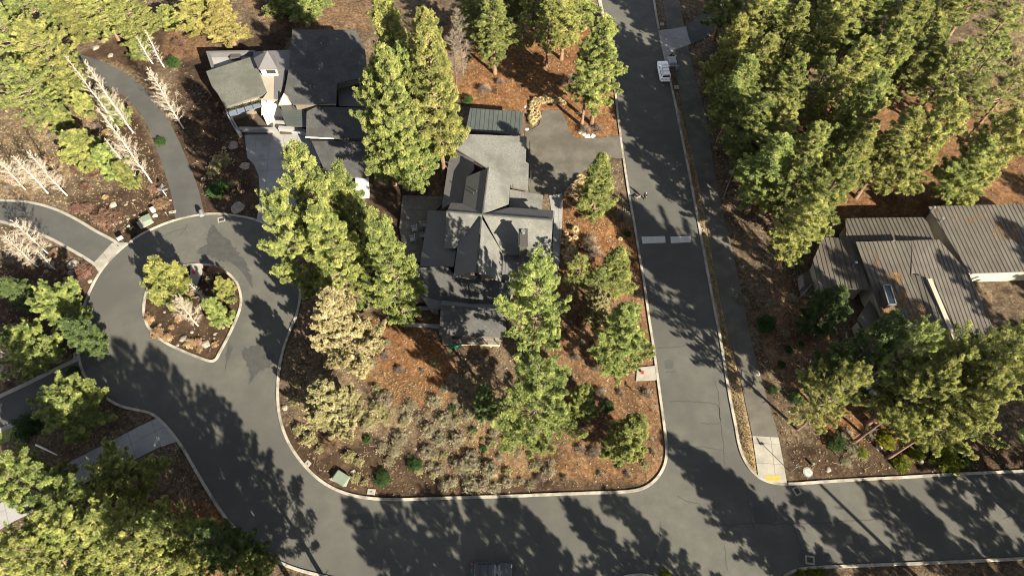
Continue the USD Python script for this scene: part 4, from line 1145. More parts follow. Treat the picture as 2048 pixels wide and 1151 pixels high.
def twiggy(name, seed, h, rad, twig, n=170, up=1.0):
    """A bare shrub: stems fanning from the root, each splitting into twigs."""
    r = np.random.default_rng(seed)
    kind_of(name)
    pth = f'/World/Kinds/{name}'
    st, tw = [], []
    for i in range(n):
        az, t = r.uniform(0, 6.283), r.uniform(0, 1) ** .6
        e = np.array([math.cos(az) * rad * t, math.sin(az) * rad * t, h * (1.05 - .55 * t * t) * r.uniform(.6, 1.0)])
        m = e * [.45, .45, .6] + r.normal(0, .03, 3)
        (st if i < n // 5 else tw).append(tube([[0.05 * math.cos(az), .05 * math.sin(az), 0], m, e], [.018, .014, .007], 3, False))
        for j in range(5):
            b = m + (e - m) * r.uniform(.2, 1)
            tw.append(tube([b, b + unit(e - m + r.normal(0, .25, 3)) * r.uniform(.12, .3) * (h + rad) * .5], [.012, .006], 3, False))
    usdkit.mesh(stage, pth + '/stems', cat(*st), M[twig], True)
    usdkit.mesh(stage, pth + '/twigs', cat(*tw), M[twig], True)
    KINDS[name] = (h, rad)


def blades(name, seed, h, rad, m, n=90, wide=.02):
    """A grass clump: arching blades in a fountain."""
    r = np.random.default_rng(seed)
    kind_of(name)
    az, t = r.uniform(0, 6.283, n), r.uniform(.15, 1, n)
    o = np.c_[np.cos(az), np.sin(az), np.zeros(n)]
    side = np.c_[-np.sin(az), np.cos(az), np.zeros(n)] * (wide * r.uniform(.6, 1.3, n))[:, None]
    b = o * (.12 * rad * r.uniform(0, 1, n))[:, None]
    hh = h * r.uniform(.7, 1.1, n)
    m1 = b + o * (rad * t * .45)[:, None] + np.array([0, 0, 1]) * (hh * .75)[:, None]
    e = b + o * (rad * t)[:, None] + np.array([0, 0, 1]) * (hh * (1 - .45 * t * t))[:, None]
    v = np.stack([b - side, b + side, m1 - side, m1 + side, e], 1).reshape(-1, 3)
    q = np.arange(n)[:, None] * 5
    f = np.vstack([q + [0, 1, 3], q + [0, 3, 2], q + [2, 3, 4]])
    usdkit.mesh(stage, f'/World/Kinds/{name}/blades', (v, f), M[m])
    KINDS[name] = (h, rad)


mound('green_shrub', 31, 1.5, 1.3, 'green_leaves', 620)
mound('yellow_shrub', 32, 1.3, 1.2, 'yellow_green_leaves', 620)
mound('sage_shrub', 33, .8, .85, 'sage_leaves', 300, 10, .16, .025, 'grey_twigs', .12)
mound('sage_shrub_loose', 34, .9, 1.0, 'sage_leaves', 230, 10, .18, .025, 'grey_twigs', .2)
mound('tan_shrub', 35, .8, .8, 'tan_leaves', 320, 10, .12, .03, None, .08)
mound('pale_shrub', 36, 1.0, 1.0, 'pale_leaves', 380, 10, .14, .03, None, .1)
mound('rust_shrub', 37, .9, 1.1, 'rust_twigs', 420, 10, .16, .014, None, .02)
twiggy('bare_shrub', 38, 1.3, 1.1, 'grey_twigs')
twiggy('rust_bare_shrub', 39, 1.4, 1.3, 'rust_twigs')
blades('grass_tuft', 40, .75, .6, 'straw', 320, .03)
blades('grass_tuft_small', 41, .4, .34, 'straw', 60, .02)
mound('low_green', 42, .45, .55, 'green_leaves', 160, 10, .12, .03)


def boulder(name, seed, m, flat=.6):
    kind_of(name)
    s = trimesh.creation.icosphere(3)
    v = np.array(s.vertices)
    v = v * (0.75 + .55 * meshkit.fbm(v * 1.3 + seed * 7, 4, seed))[:, None]
    v[:, 2] *= flat
    for q in range(5):     # broken faces
        d = unit(np.random.default_rng(seed * 9 + q).normal(0, 1, 3))
        k = v @ d
        lim = np.quantile(k, .88)
        v -= np.maximum(k - lim, 0)[:, None] * d * .85
    usdkit.mesh(stage, f'/World/Kinds/{name}/stone', (v / np.abs(v[:, :2]).max(), np.array(s.faces)), M[m], 35)


boulder('boulder', 1, 'rock')
boulder('boulder_flat', 2, 'rock', .4)
boulder('boulder_pale', 3, 'pale_rock', .6)


# ------------------------------------------------------------------ plants: places
def plant(name, kind, label, category, x, y, sx=1.0, sz=None, rz=None, group=None, sink=0.04):
    r = np.random.default_rng(int(abs(x * 131 + y * 977)) % 99991)
    return copy(name, kind, label, category, (x, y, gz(x, y) - sink), r.uniform(0, 360) if rz is None else rz, (sx, sx, sz or sx), group)


def tree(kind, apex, base_y, r_px, label, name='pine_tree', category='tree', group=None):
    p, h = vertical(apex, base_y) if base_y > 24 else (P(*apex, base_y), base_y)   # below 40: a height in metres
    h0, r0 = KINDS[kind]
    s = pixel_scale(p, h * .45)
    g = gz(p[0], p[1])
    return plant(name, kind, label, category, p[0], p[1], r_px / s / r0, (h - g) / h0, None, group, .1)


T = tree
# beside and around the centre house
T('full_pine_narrow', (1208, 306), 440, 36, 'narrow bright green pine between the asphalt driveway and the main road')
T('full_pine', (592, 298), 560, 66, 'tallest pine of the clump between the round loop and the centre house')
T('full_pine_narrow', (668, 332), 540, 52, 'shaded slimmer pine in the clump beside the white shed')
T('broad_pine', (545, 392), 608, 62, 'pine overhanging the asphalt loop with its left side over the road')
T('full_pine', (625, 410), 622, 60, 'pine in the middle of the clump, just above the golden tree')
T('full_pine', (752, 440), 645, 54, 'free-standing pine left of the centre house, beside its patio chairs')
T('tall_pine', (765, -10), 300, 54, 'tall pine against the right edge of the dark roof, leaning out of the picture')
T('full_pine', (738, 150), 372, 52, 'pine whose foot stands by the dark roof corner near the white shed')
T('full_pine', (806, 95), 352, 54, 'pine in the middle of the tall row between the two grey houses')
T('tall_pine', (845, 20), 362, 50, 'tall pine nearest the patio in the row between the two grey houses')
T('full_pine_narrow', (872, 60), 330, 36, 'pine on the right edge of the row between the houses, above the garage')
T('full_pine', (800, 215), 378, 50, 'lowest pine of the row between the two houses, near the patio')
T('tall_pine', (770, 100), 386, 44, 'pine with a shaded trunk foot right of the white shed')
T('bare_tree', (915, 10), 150, 40, 'pale leafless tree at the right of the tall pine row near the top edge', 'bare_tree')
T('bare_tree', (902, 50), 180, 32, 'smaller leafless tree in front of the pale bare one at the pine row', 'bare_tree')
for ap, by, rp, kd, lb in (((985, -20), 150, 40, 'tall_pine', 'pine with a long bare trunk standing alone on the needle bank above the garage'), ((940, -20), 105, 34, 'tall_pine', 'pine behind the lone bare-trunked pine on the needle bank'),
                           ((1072, -110), 86, 36, 'tall_pine', 'pine with a sunlit orange trunk near the middle of the top edge'), ((1040, -70), 52, 34, 'tall_pine_loose', 'pine at the top edge left of the sunlit orange trunk'),
                           ((1100, 0), 138, 36, 'tall_pine_loose', 'dark pine standing lowest on the slope right of the sunlit trunk'), ((1050, 25), 133, 24, 'thin_pine', 'slender sapling pine in front of the sunlit orange trunk'),
                           ((1135, -40), 122, 40, 'tall_pine', 'pine with a dark trunk left of the twin roadside pines'), ((1165, -60), 80, 40, 'tall_pine', 'pine at the top edge beside the pale concrete apron of the road'),
                           ((1010, -60), 60, 36, 'tall_pine', 'pine high on the slope at the top edge behind the bare-trunked pine')):
    T(kd, ap, by, rp, lb)
T('tall_pine', (1213, 38), 250, 46, 'right-hand one of the twin roadside pines by the driveway entrance')
T('tall_pine_loose', (1185, 72), 252, 40, 'left-hand one of the twin roadside pines by the driveway entrance')
T('broad_pine', (1078, 520), 705, 64, 'broad pine covering the right corner of the centre house')
T('broad_pine', (1080, 735), 888, 82, 'broadest pine in the corner lot, below the centre house')
T('young_pine', (1170, 778), 835, 30, 'small round pine touching the right side of the broadest corner pine')
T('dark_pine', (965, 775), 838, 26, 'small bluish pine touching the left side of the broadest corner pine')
T('full_pine_narrow', (1245, 497), 592, 38, 'loose pine leaning over the left kerb of the main road below the painted bars')
T('thin_pine', (1162, 518), 598, 34, 'sparse pine beside the concrete walk at the right of the house')
T('thin_pine', (1205, 540), 612, 32, 'sparse pine with a pale trunk between walk and kerb')
T('pale_tree', (1203, 588), 645, 32, 'grey-green juniper below the sparse pines', 'juniper_tree')
T('full_pine', (1264, 612), 738, 54, 'pine beside the red hydrant on the main road')
T('young_pine', (1273, 840), 908, 42, 'lone young pine at the rounded road corner')
T('golden_tree', (654, 585), 728, 70, 'large golden-brown tree at the right edge of the loop road', 'golden_tree')
T('pale_tree', (638, 776), 848, 54, 'pale straw-coloured tree below the golden one', 'pale_tree')
# planted island
T('young_pine_round', (308, 540), 600, 42, 'bushy pine at the left of the planted road island')
T('young_pine_round', (438, 566), 596, 21, 'upper small round pine at the right of the road island')
T('young_pine_round', (421, 606), 648, 22, 'lower small round pine at the right of the road island')
# upper left
for ap, by, rp, kd, lb in (((15, 130), 255, 58, 'broad_pine_loose', 'lowest broad pine at the left edge, above the bare birches'), ((45, 45), 195, 62, 'broad_pine', 'broad pine at the left edge below the start of the driveway'),
                           ((-20, 20), 170, 58, 'broad_pine_loose', 'broad pine cut by the left edge near the top corner'), ((20, -40), 80, 58, 'broad_pine', 'broad pine filling the top left corner'),
                           ((115, -40), 78, 50, 'full_pine', 'pine at the top edge right of the driveway start'), ((170, -30), 85, 52, 'broad_pine_loose', 'broad pine at the top edge above the asphalt bend'),
                           ((232, -20), 88, 52, 'broad_pine', 'broad pine at the top edge above the single round boulder'), ((380, -25), 70, 46, 'warm_pine', 'olive pine at the top edge left of the yellowing one'),
                           ((428, -5), 90, 42, 'straw_pine', 'yellowing tree with a pale trunk above the roof terrace'), ((592, -45), 40, 44, 'full_pine', 'pine at the top edge above the dark flat roof'),
                           ((548, -30), 34, 30, 'young_pine', 'small pine at the top edge left of the dark flat roof'), ((326, 12), 58, 24, 'young_pine', 'small pine at the top edge beside the bare saplings'),
                           ((266, 80), 118, 22, 'young_pine_round', 'small pine by the bare birch on the far side of the driveway'), ((140, 268), 328, 42, 'young_pine', 'round green pine between the two groups of birches at the left'),
                           ((205, 300), 355, 28, 'young_pine_round', 'low green pine behind the front birch by the driveway'), ((215, 195), 250, 22, 'young_pine_round', 'low green pine behind the middle birches by the driveway'), ((118, 150), 200, 26, 'young_pine_round', 'low green pine at the far end of the birch row'), ((150, 190), 232, 20, 'young_pine_round', 'low green pine between lawn and birch row'), ((100, 215), 262, 24, 'young_pine_round', 'low olive pine below the lawn at the left'), ((238, 330), 378, 18, 'young_pine_round', 'low green pine left of the lowest birch'),
                           ((94, 588), 7, 50, 'round_pine', 'bright pine left of the loop road, the upper one of two'), ((28, 672), 8, 52, 'round_pine', 'bright pine at the left edge, the lower one of two'),
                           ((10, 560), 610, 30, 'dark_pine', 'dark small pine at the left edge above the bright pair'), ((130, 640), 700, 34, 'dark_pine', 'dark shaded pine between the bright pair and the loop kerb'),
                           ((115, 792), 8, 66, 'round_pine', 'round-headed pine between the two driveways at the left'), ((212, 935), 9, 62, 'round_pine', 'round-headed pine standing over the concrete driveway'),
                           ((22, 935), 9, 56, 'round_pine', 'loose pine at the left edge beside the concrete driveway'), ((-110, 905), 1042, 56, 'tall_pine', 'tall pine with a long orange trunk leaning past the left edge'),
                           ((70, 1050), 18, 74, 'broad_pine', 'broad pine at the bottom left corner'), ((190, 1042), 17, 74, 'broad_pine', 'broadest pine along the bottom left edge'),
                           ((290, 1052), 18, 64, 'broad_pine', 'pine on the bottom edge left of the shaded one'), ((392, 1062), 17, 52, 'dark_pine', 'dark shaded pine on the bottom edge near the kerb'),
                           ((10, 1090), 20, 74, 'broad_pine', 'pine cut by the bottom left corner of the picture'), ((235, 1110), 20, 66, 'broad_pine', 'pine cut by the bottom edge below the broadest one'), ((478, 1112), 10, 28, 'young_pine', 'small pine on the bottom edge close to the kerb')):
    T(kd, ap, by, rp, lb)
# forest right of the main road
for ap, by, rp, kd, lb in (((1492, 45), 190, 42, 'straw_pine', 'golden-tipped pine at the roadside front of the right forest'), ((1530, 5), 140, 46, 'tall_pine', 'forest pine behind the golden-tipped one at the top edge'),
                           ((1560, -20), 110, 46, 'tall_pine', 'forest pine at the top edge left of the pale house roof'), ((1605, 20), 165, 42, 'tall_pine', 'forest pine just left of the pale house roof'),
                           ((1705, -30), 130, 44, 'full_pine', 'forest pine just right of the pale house roof'), ((1765, -30), 110, 48, 'tall_pine', 'forest pine at the top edge, two crowns right of the pale roof'),
                           ((1850, -20), 130, 54, 'full_pine', 'broad forest pine at the top edge above the clearing'), ((1925, -30), 110, 52, 'full_pine', 'last dense forest pine at the top edge before the bushes'),
                           ((1995, -60), 50, 40, 'tall_pine_loose', 'loose pine at the top right corner'), ((1500, 130), 262, 44, 'tall_pine', 'forest pine nearest the road, opposite the white car'),
                           ((1540, 85), 240, 48, 'tall_pine', 'forest pine behind the one opposite the white car'), ((1600, 125), 270, 46, 'full_pine', 'forest pine in the row below the pale house roof'),
                           ((1668, 130), 262, 34, 'thin_pine', 'thin see-through pine with dead twigs below the pale house roof'), ((1742, 95), 250, 46, 'full_pine', 'forest pine right of the see-through one'),
                           ((1818, 55), 215, 50, 'full_pine', 'forest pine beside the long dark trunk'), ((1888, 60), 190, 48, 'tall_pine', 'forest pine left of the sunny bushes on the right'),
                           ((1535, 205), 325, 48, 'tall_pine', 'forest pine overhanging the trail at mid slope'), ((1585, 225), 345, 48, 'full_pine', 'forest pine in the middle of the roadside group'),
                           ((1650, 262), 385, 46, 'full_pine', 'bright forest pine above the left house roof corner'), ((1765, 165), 325, 46, 'full_pine', 'bright forest pine in the centre of the forest'),
                           ((1568, 290), 405, 52, 'tall_pine', 'forest pine with dead lower limbs, lowest along the trail'), ((1618, 335), 440, 44, 'tall_pine_loose', 'forest pine with a leaning orange trunk above the metal roof'),
                           ((1705, 330), 465, 46, 'full_pine', 'pine rising behind the left corner of the brown metal roof'), ((1640, 410), 515, 44, 'tall_pine', 'pine overhanging the left gable of the brown metal roof'),
                           ((1748, 262), 392, 40, 'full_pine_narrow', 'narrow forest pine behind the brown metal roof'), ((1918, 203), 372, 52, 'full_pine', 'large bright pine above the middle of the brown metal roof'),
                           ((2050, 232), 385, 58, 'full_pine', 'large bright pine at the right edge above the roof'), ((1835, 235), 375, 44, 'tall_pine', 'shaded pine left of the large bright one'),
                           ((2010, 85), 205, 38, 'thin_pine', 'thin pine among the bushes at the right edge'), ((2055, 150), 262, 38, 'thin_pine', 'thin pine cut by the right edge'),
                           ((1975, 165), 250, 34, 'thin_pine', 'thin pine above the tangle of dead branches'), ((1985, 292), 400, 44, 'tall_pine_loose', 'loose pine between the two large bright ones'),
                           
                            
                            ((1940, 95), 222, 42, 'tall_pine_loose', 'loose forest pine beside the sunny clearing'),
                            ((2030, 20), 120, 40, 'thin_pine', 'thin pine in the top right corner by the bushes'),
                           
                           ((1480, -70), 60, 44, 'tall_pine', 'pine at the top edge beside the far driveway'), ((1660, -60), 40, 40, 'tall_pine', 'pine at the top edge behind the pale roof')):
    T(kd, (ap[0], ap[1] - 14), by + 22, rp * 1.03, lb)
# in front of the right house
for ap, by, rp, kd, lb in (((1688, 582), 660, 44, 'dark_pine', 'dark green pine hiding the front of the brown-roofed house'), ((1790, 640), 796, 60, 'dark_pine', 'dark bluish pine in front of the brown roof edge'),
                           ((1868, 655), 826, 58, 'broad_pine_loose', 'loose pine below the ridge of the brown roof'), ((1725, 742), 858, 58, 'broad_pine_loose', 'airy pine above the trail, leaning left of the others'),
                           ((1950, 690), 848, 86, 'bare_broad_pine', 'broad pine with a long bare trunk and its shadow beside the yellow shrubs'), ((2040, 715), 880, 82, 'broad_pine', 'broad pine at the right edge above the side road'),
                           ((1905, 745), 885, 56, 'bare_broad_pine', 'pine directly behind the yellow shrubs'), ((2010, 775), 915, 60, 'bare_broad_pine', 'lowest pine at the right edge near the side road'),
                           ((2058, 655), 790, 54, 'broad_pine', 'pine at the right edge beside the brown metal roof'),
                            ((1975, 735), 862, 70, 'broad_pine', 'pine crowding the broad one near the right edge')):
    T(kd, ap, by, rp, lb)
T('bare_tree', (1985, 175), 240, 26, 'tangle of bare dead branches between the bright forest pines', 'bare_tree')
# pines just below the frame: their long shadows lie across the bottom road
for i, (tx, ty, by0, kd) in enumerate([((303, 707)[0], 707, 4.6, 'tall_pine'), (415, 790, 4.5, 'tall_pine_loose'), (235, 685, 4.8, 'tall_pine_loose'), (700, 1005, -6, 'tall_pine'), (770, 995, -4, 'tall_pine_loose'), (850, 1000, -3, 'broad_pine'),
                                    (935, 985, -4, 'full_pine'), (1005, 995, -6, 'tall_pine'), (1135, 1003, -4, 'tall_pine'), (1215, 990, -3, 'tall_pine_loose'), (1335, 880, 4.0, 'tall_pine'), (1395, 915, 3.0, 'full_pine'),
                                    (1445, 955, 0, 'tall_pine_loose'), (1592, 985, -3, 'tall_pine'), (1735, 975, -1, 'tall_pine_loose'), (1790, 985, -3, 'full_pine'), (1875, 985, -4, 'tall_pine'), (1985, 960, -1, 'tall_pine'), (2045, 955, -3, 'tall_pine_loose')]):
    q = P(tx, ty)
    L = (q[1] - by0) / -SUN_AZ[1]
    hh = min(27.5, L * math.tan(SUN_EL))
    x = q[0] + L * SUN_AZ[0]
    h0, r0 = KINDS[kd]
    plant('pine_tree', kd, 'pine standing just below the bottom edge, known by its shadow across the road', 'tree', x, by0, 1.0, hh / h0, None, 'pines below the bottom edge', .1)
kind_of('snag')
usdkit.mesh(stage, '/World/Kinds/snag/trunk', tube([(0, 0, -.2), (.05, 0, 3), (0, .05, 7), (.04, 0, 10)], [.32, .27, .24, .2], 8), M['pine_bark'], True)
for k_, (z, a) in enumerate(((6.5, .3), (7.8, 2.2), (8.8, 4.1), (9.5, 5.5))):
    usdkit.mesh(stage, '/World/Kinds/snag/limb' + (f'_{k_:03d}' if k_ else ''), tube([(0, 0, z), (math.cos(a) * .9, math.sin(a) * .9, z + .3)], [.06, .02], 4), M['pine_limb'])
for i, (x, y, kd, hh) in enumerate([(76, 14, 'tall_pine', 22), (84, 24, 'tall_pine_loose', 24), (92, 33, 'full_pine', 22), (99, 22, 'tall_pine', 25), (67.5, 17, 'tall_pine', 25), (71, 23, 'tall_pine_loose', 25), (66.5, 11, 'tall_pine', 25), (106, 38, 'tall_pine_loose', 23), (88, 8, 'full_pine', 22), (112, 50, 'tall_pine', 23)]):
    plant('pine_tree', kd, 'pine standing just beyond the right edge, known by its shadow on the metal roofs', 'tree', x, y, 1.1, hh / KINDS[kd][0], None, 'pines beyond the right edge', .1)
q = P(1640, 968)
L = (q[1] + 2) / -SUN_AZ[1]
copy('dead_trunk', 'snag', 'bare trunk below the bottom edge, known by its straight shadow on the side road', 'tree', (q[0] + L * SUN_AZ[0], -2.0, 0), 0, (1, 1, L * math.tan(SUN_EL) / 10))


def birch(kind, base, tip, label, spread=1.0, group=None):
    p = P(*base)
    d = ray(*tip)
    h = CAM_H + d[2] * p[1] / d[1]
    h0, r0 = KINDS[kind]
    return plant('birch_tree', kind, label, 'tree', p[0], p[1], spread, max(2.5, h) / h0)


for b, t, kd, sp, lb in (((305, 367), (212, 212), 'bare_birch', 1.0, 'bare birch standing lowest beside the asphalt driveway'), ((268, 267), (177, 120), 'bare_birch', 1.05, 'bare birch with its tip over the driveway bend'),
                         ((278, 362), (207, 277), 'bare_birch_slim', 1.0, 'slim bare birch just left of the lowest one'), ((240, 262), (128, 108), 'bare_birch_slim', .9, 'long slim birch crossing the middle of the birch row'),
                         ((157, 198), (108, 114), 'bare_birch_slim', .8, 'short slim birch at the far end of the birch row'), ((330, 137), (288, 64), 'bare_birch_slim', 1.0, 'right-hand bare sapling near the top edge'),
                         ((307, 130), (266, 76), 'bare_birch_slim', 1.0, 'left-hand bare sapling near the top edge'), ((368, 258), (312, 132), 'bare_birch', 1.15, 'leafless birch right of the driveway with ochre twigs'),
                         ((52, 380), (-5, 322), 'bare_birch_broad', 1.0, 'leftmost birch of the three above the left driveway'), ((97, 387), (25, 312), 'bare_birch', 1.1, 'middle birch of the three above the left driveway'),
                         ((136, 392), (48, 302), 'bare_birch', 1.1, 'right-hand birch of the three above the left driveway'), ((98, 508), (40, 440), 'bare_birch_broad', 1.0, 'spreading birch at the lower kerb of the left driveway'),
                         ((78, 535), (2, 470), 'bare_birch_broad', 1.1, 'larger spreading birch at the left edge below the driveway'), ((112, 540), (84, 505), 'bare_birch_slim', .8, 'small reddish sapling beside the grey boulder'),
                         ((398, 653), (346, 598), 'bare_birch_broad', .95, 'white bare birch in the middle of the road island'), ((415, 609), (383, 565), 'bare_birch_slim', .9, 'thin bare sapling behind the island birch'),
                         ((45, 728), (0, 690), 'bare_birch_broad', 1.0, 'bare white birch at the left edge above the lane'), ((20, 760), (-30, 700), 'bare_birch', 1.0, 'bare birch cut by the left edge above the lane')):
    birch(kd, b, t, lb, sp)


LANDMARKS = {(387, 541): 'the island hydrant', (1284, 742): 'the roadside hydrant', (680, 955): 'the corner-lot utility box', (290, 445): 'the mulch-bed utility box', (765, 957): 'the bright green corner-lot bush',
             (1083, 840): 'the broadest corner-lot pine', (640, 830): 'the pale straw-coloured tree', (660, 660): 'the large golden tree', (940, 690): 'the deck of the centre house', (1273, 880): 'the lone young pine',
             (1305, 822): 'the street sign below the hydrant', (1200, 400): 'the narrow driveway pine', (1306, 479): 'the painted road bars', (1112, 500): 'the concrete walk', (1100, 222): 'the driveway head',
             (1165, 250): 'the twin roadside pines', (412, 688): 'the sharp island boulder', (398, 640): 'the white island birch', (318, 590): 'the bushy island pine', (437, 590): 'the upper round island pine',
             (1690, 650): 'the dark pine at the brown roof', (1530, 652): 'the dark rounded bank shrub', (1744, 848): 'the long bare pine trunk', (1540, 920): 'the pale trail ramp', (305, 367): 'the lowest birch',
             (97, 387): 'the middle left birch', (150, 310): 'the round pine among the birches', (1985, 200): 'the tangle of dead branches', (1888, 920): 'the largest yellow-green shrub', (515, 255): 'the courtyard wall',
             (2010, 95): 'the thin clearing pine', (1060, 235): 'the garage wall', (830, 930): 'the dark corner-lot bush', (1120, 385): 'the foot of the driveway', (218, 440): 'the largest red-brown shrub', (1230, 275): 'the driveway mouth'}
ORDINAL = ['closest', 'second closest', 'third closest', 'fourth closest', 'fifth closest', 'sixth closest', 'seventh closest', 'eighth closest', 'ninth closest', 'tenth closest'] + [f'{k}th closest' for k in range(11, 40)]


def tell_apart(label, pts):
    """One label each for look-alikes: which one it is, counted outwards from the nearest thing one can find."""
    keys = list(LANDMARKS)
    near = [min(keys, key=lambda k: (k[0] - q[0]) ** 2 + (k[1] - q[1]) ** 2) for q in pts]
    out = [None] * len(pts)
    for k in set(near):
        ids = sorted([i for i in range(len(pts)) if near[i] == k], key=lambda i: (k[0] - pts[i][0]) ** 2 + (k[1] - pts[i][1]) ** 2)
        for n_, i in enumerate(ids):
            out[i] = f'{label}, {ORDINAL[n_]} to {LANDMARKS[k]}'
    return out


def low(kind, name, category, pts, label, group, size_px, jitter=.2):
    """Shrubs and tufts: size_px is the half width in the photograph."""
    h0, r0 = KINDS[kind]
    shared = isinstance(label, str)
    if shared:
        label = tell_apart(label, pts)
    for i, q in enumerate(pts):
        px, py = q[:2]
        sp = q[2] if len(q) > 2 else size_px
        p = P(px, py)
        r = np.random.default_rng(int(px * 7 + py * 13))
        s = sp / pixel_scale(p, 0) / r0 * r.uniform(1 - jitter, 1 + jitter)
        plant(name, kind, label[i], category, p[0], p[1], s, s * r.uniform(.85, 1.1), None, group if shared else None)


low('yellow_shrub', 'round_shrub', 'shrub', [(1720, 906, 13), (1768, 882, 17), (1800, 928, 15), (1830, 908, 16), (1888, 920, 24)],
    ['small yellow-green shrub left of the pale sagebrush', 'yellow-green shrub at the foot of the long bare pine trunk', 'yellow-green shrub nearest the side road kerb', 'yellow-green shrub between the largest one and the nearest one', 'largest yellow-green shrub, rightmost of the five'], None, 15)
low('green_shrub', 'green_shrub', 'shrub', [(1530, 652, 22), (1590, 797, 18), (1667, 888, 17), (1925, 920, 14), (765, 957, 19), (830, 930, 16), (1215, 816, 14), (437, 385, 24), (322, 285, 10), (350, 132, 14), (805, 575, 16), (1068, 668, 10), (1160, 545, 12), (936, 205, 13), (1255, 470, 8), (1108, 690, 12), (60, 855, 22), (150, 745, 14), (1545, 780, 10)],
    ['dark rounded shrub on the bank between trail and brown roof', 'dark shrub under the airy pine by the trail', 'dark shrub left of the smallest yellow-green one', 'dull green shrub right of the largest yellow-green one', 'bright green bush near the curved kerb of the corner lot', 'dark green bush beside the bright one in the corner lot',
     'dark bush in the shade of the corner lot pine', 'dark green bush right of the driveway mouth at the loop', 'little green bush beside the lowest birch', 'green bush beside the ochre birch', 'bluish bush against the lower left roof of the centre house', 'small bush at the foot of the house pine', 'dark bush at the walk below the sparse pine',
     'pale green bush behind the metal garage roof', 'little yellow-green bush by the road near the painted bars', 'bush under the broad house pine', 'green groundcover bush beside the lane', 'dark bush at the lane kerb', 'small dark bush at the trail edge'], None, 15)
low('low_green', 'low_shrub', 'shrub', [(967, 897), (947, 862), (905, 818), (1235, 930), (1575, 700), (1562, 730), (1600, 690), (735, 880), (1010, 880), (1095, 870)], 'low green plant', 'low green plants scattered on the litter', 7)
low('sage_shrub', 'sagebrush', 'shrub', [(743, 730, 14), (773, 690, 10), (770, 803, 15), (870, 807, 13), (933, 787, 14), (890, 843, 15), (860, 863, 16), (943, 917, 15), (920, 933, 13), (980, 940, 16), (927, 935, 13), (947, 930, 14), (1097, 945, 13), (943, 973, 14), (967, 970, 13), (990, 977, 9), (930, 770, 12), (1043, 962, 8), (908, 765, 12), (960, 800, 10), (890, 780, 11), (880, 880, 12), (1000, 915, 9), (915, 880, 12), (985, 870, 9), (940, 830, 10), (1015, 965, 10), (905, 965, 10), (880, 940, 12), (855, 905, 12), (800, 880, 13), (790, 905, 12), (815, 840, 12)], 'grey sagebrush mound', 'sagebrush in the corner lot', 12)
_r = np.random.default_rng(77)
_q = _r.uniform([700, 740], [1130, 985], (400, 2))
_lot = Polygon([(720, 760), (860, 830), (900, 770), (985, 740), (1000, 860), (1120, 935), (1130, 978), (880, 985), (720, 905)])
_q = [tuple(t) for t in _q if _lot.contains(Point(*t))]
_keep = []
for t in _q:
    if all((t[0] - o[0]) ** 2 + (t[1] - o[1]) ** 2 > 13 ** 2 for o in _keep):
        _keep.append(t)
low('sage_shrub_loose', 'sagebrush', 'shrub', [(round(t[0]), round(t[1]), 8) for t in _keep[:22]], 'low grey brush', 'low brush in the corner lot', 8, .5)
low('pale_shrub', 'pale_shrub', 'shrub', [(round(t[0]), round(t[1]), 7) for t in _keep[30:58]], 'low straw-grey brush', 'low straw-grey brush in the corner lot', 7, .5)
low('bare_shrub', 'bare_shrub', 'shrub', [(1120, 620, 9), (1145, 650, 9), (1165, 690, 10), (1150, 720, 9), (1190, 740, 9), (1210, 860, 9), (1225, 905, 9), (1160, 900, 9), (1255, 950, 8), (1200, 950, 9), (1130, 960, 9), (1080, 960, 9), (1300, 880, 8), (1305, 905, 8), (1240, 790, 8), (845, 745, 9), (800, 745, 9), (705, 720, 9), (720, 690, 9), (960, 720, 9), (935, 735, 9)], 'thin leafless brush', 'thin brush in the corner lot', 9, .3)
low('sage_shrub_loose', 'sagebrush', 'shrub', [(1703, 900, 18), (1740, 870, 12), (1690, 870, 12), (1660, 660, 9), (1630, 725, 12), (1650, 725, 9), (1585, 600, 10), (1480, 600, 10), (1500, 580, 9), (1725, 915, 8), (1690, 925, 9), (1600, 745, 9), (1570, 670, 9), (1540, 610, 9)], 'pale sagebrush on the bank', 'sagebrush below the brown-roofed house', 12)
low('bare_shrub', 'bare_shrub', 'shrub', [(1243, 440, 17), (1180, 487, 14), (1185, 510, 15), (1183, 910, 14), (1293, 790, 10), (770, 715, 11), (1190, 905, 10), (970, 185, 12), (1000, 170, 8), (1120, 175, 12), (1140, 170, 12), (1150, 190, 10), (1170, 265, 12), (1195, 262, 12), (1190, 420, 12), (1165, 850, 12), (1200, 790, 12), (1140, 760, 11)], 'leafless pale shrub', 'leafless shrubs near the main road', 12)
low('bare_shrub', 'bare_shrub', 'shrub', [(100, 240, 13), (125, 250, 14), (145, 268, 13), (112, 280, 13), (160, 300, 12), (85, 330, 13), (70, 350, 14), (185, 330, 11), (135, 232, 10), (40, 350, 13), (20, 380, 12), (120, 362, 13), (235, 300, 10), (195, 260, 11)], 'leafless tan brush', 'bare brush among the birches', 12)
low('rust_bare_shrub', 'bare_shrub', 'shrub', [(668, 893, 20), (360, 95, 14), (190, 355, 16), (160, 345, 14), (235, 330, 14), (175, 380, 14), (1170, 500, 14)],
    ['pinkish leafless shrub near the curved kerb', 'reddish bare shrub at the corner of the roof terrace', 'reddish bare shrub among the front birches', 'dull reddish shrub above the left driveway', 'reddish shrub at the foot of the slim birch', 'red-brown shrub at the edge of the mulch bed', 'rusty shrub beside the concrete walk'], None, 12)
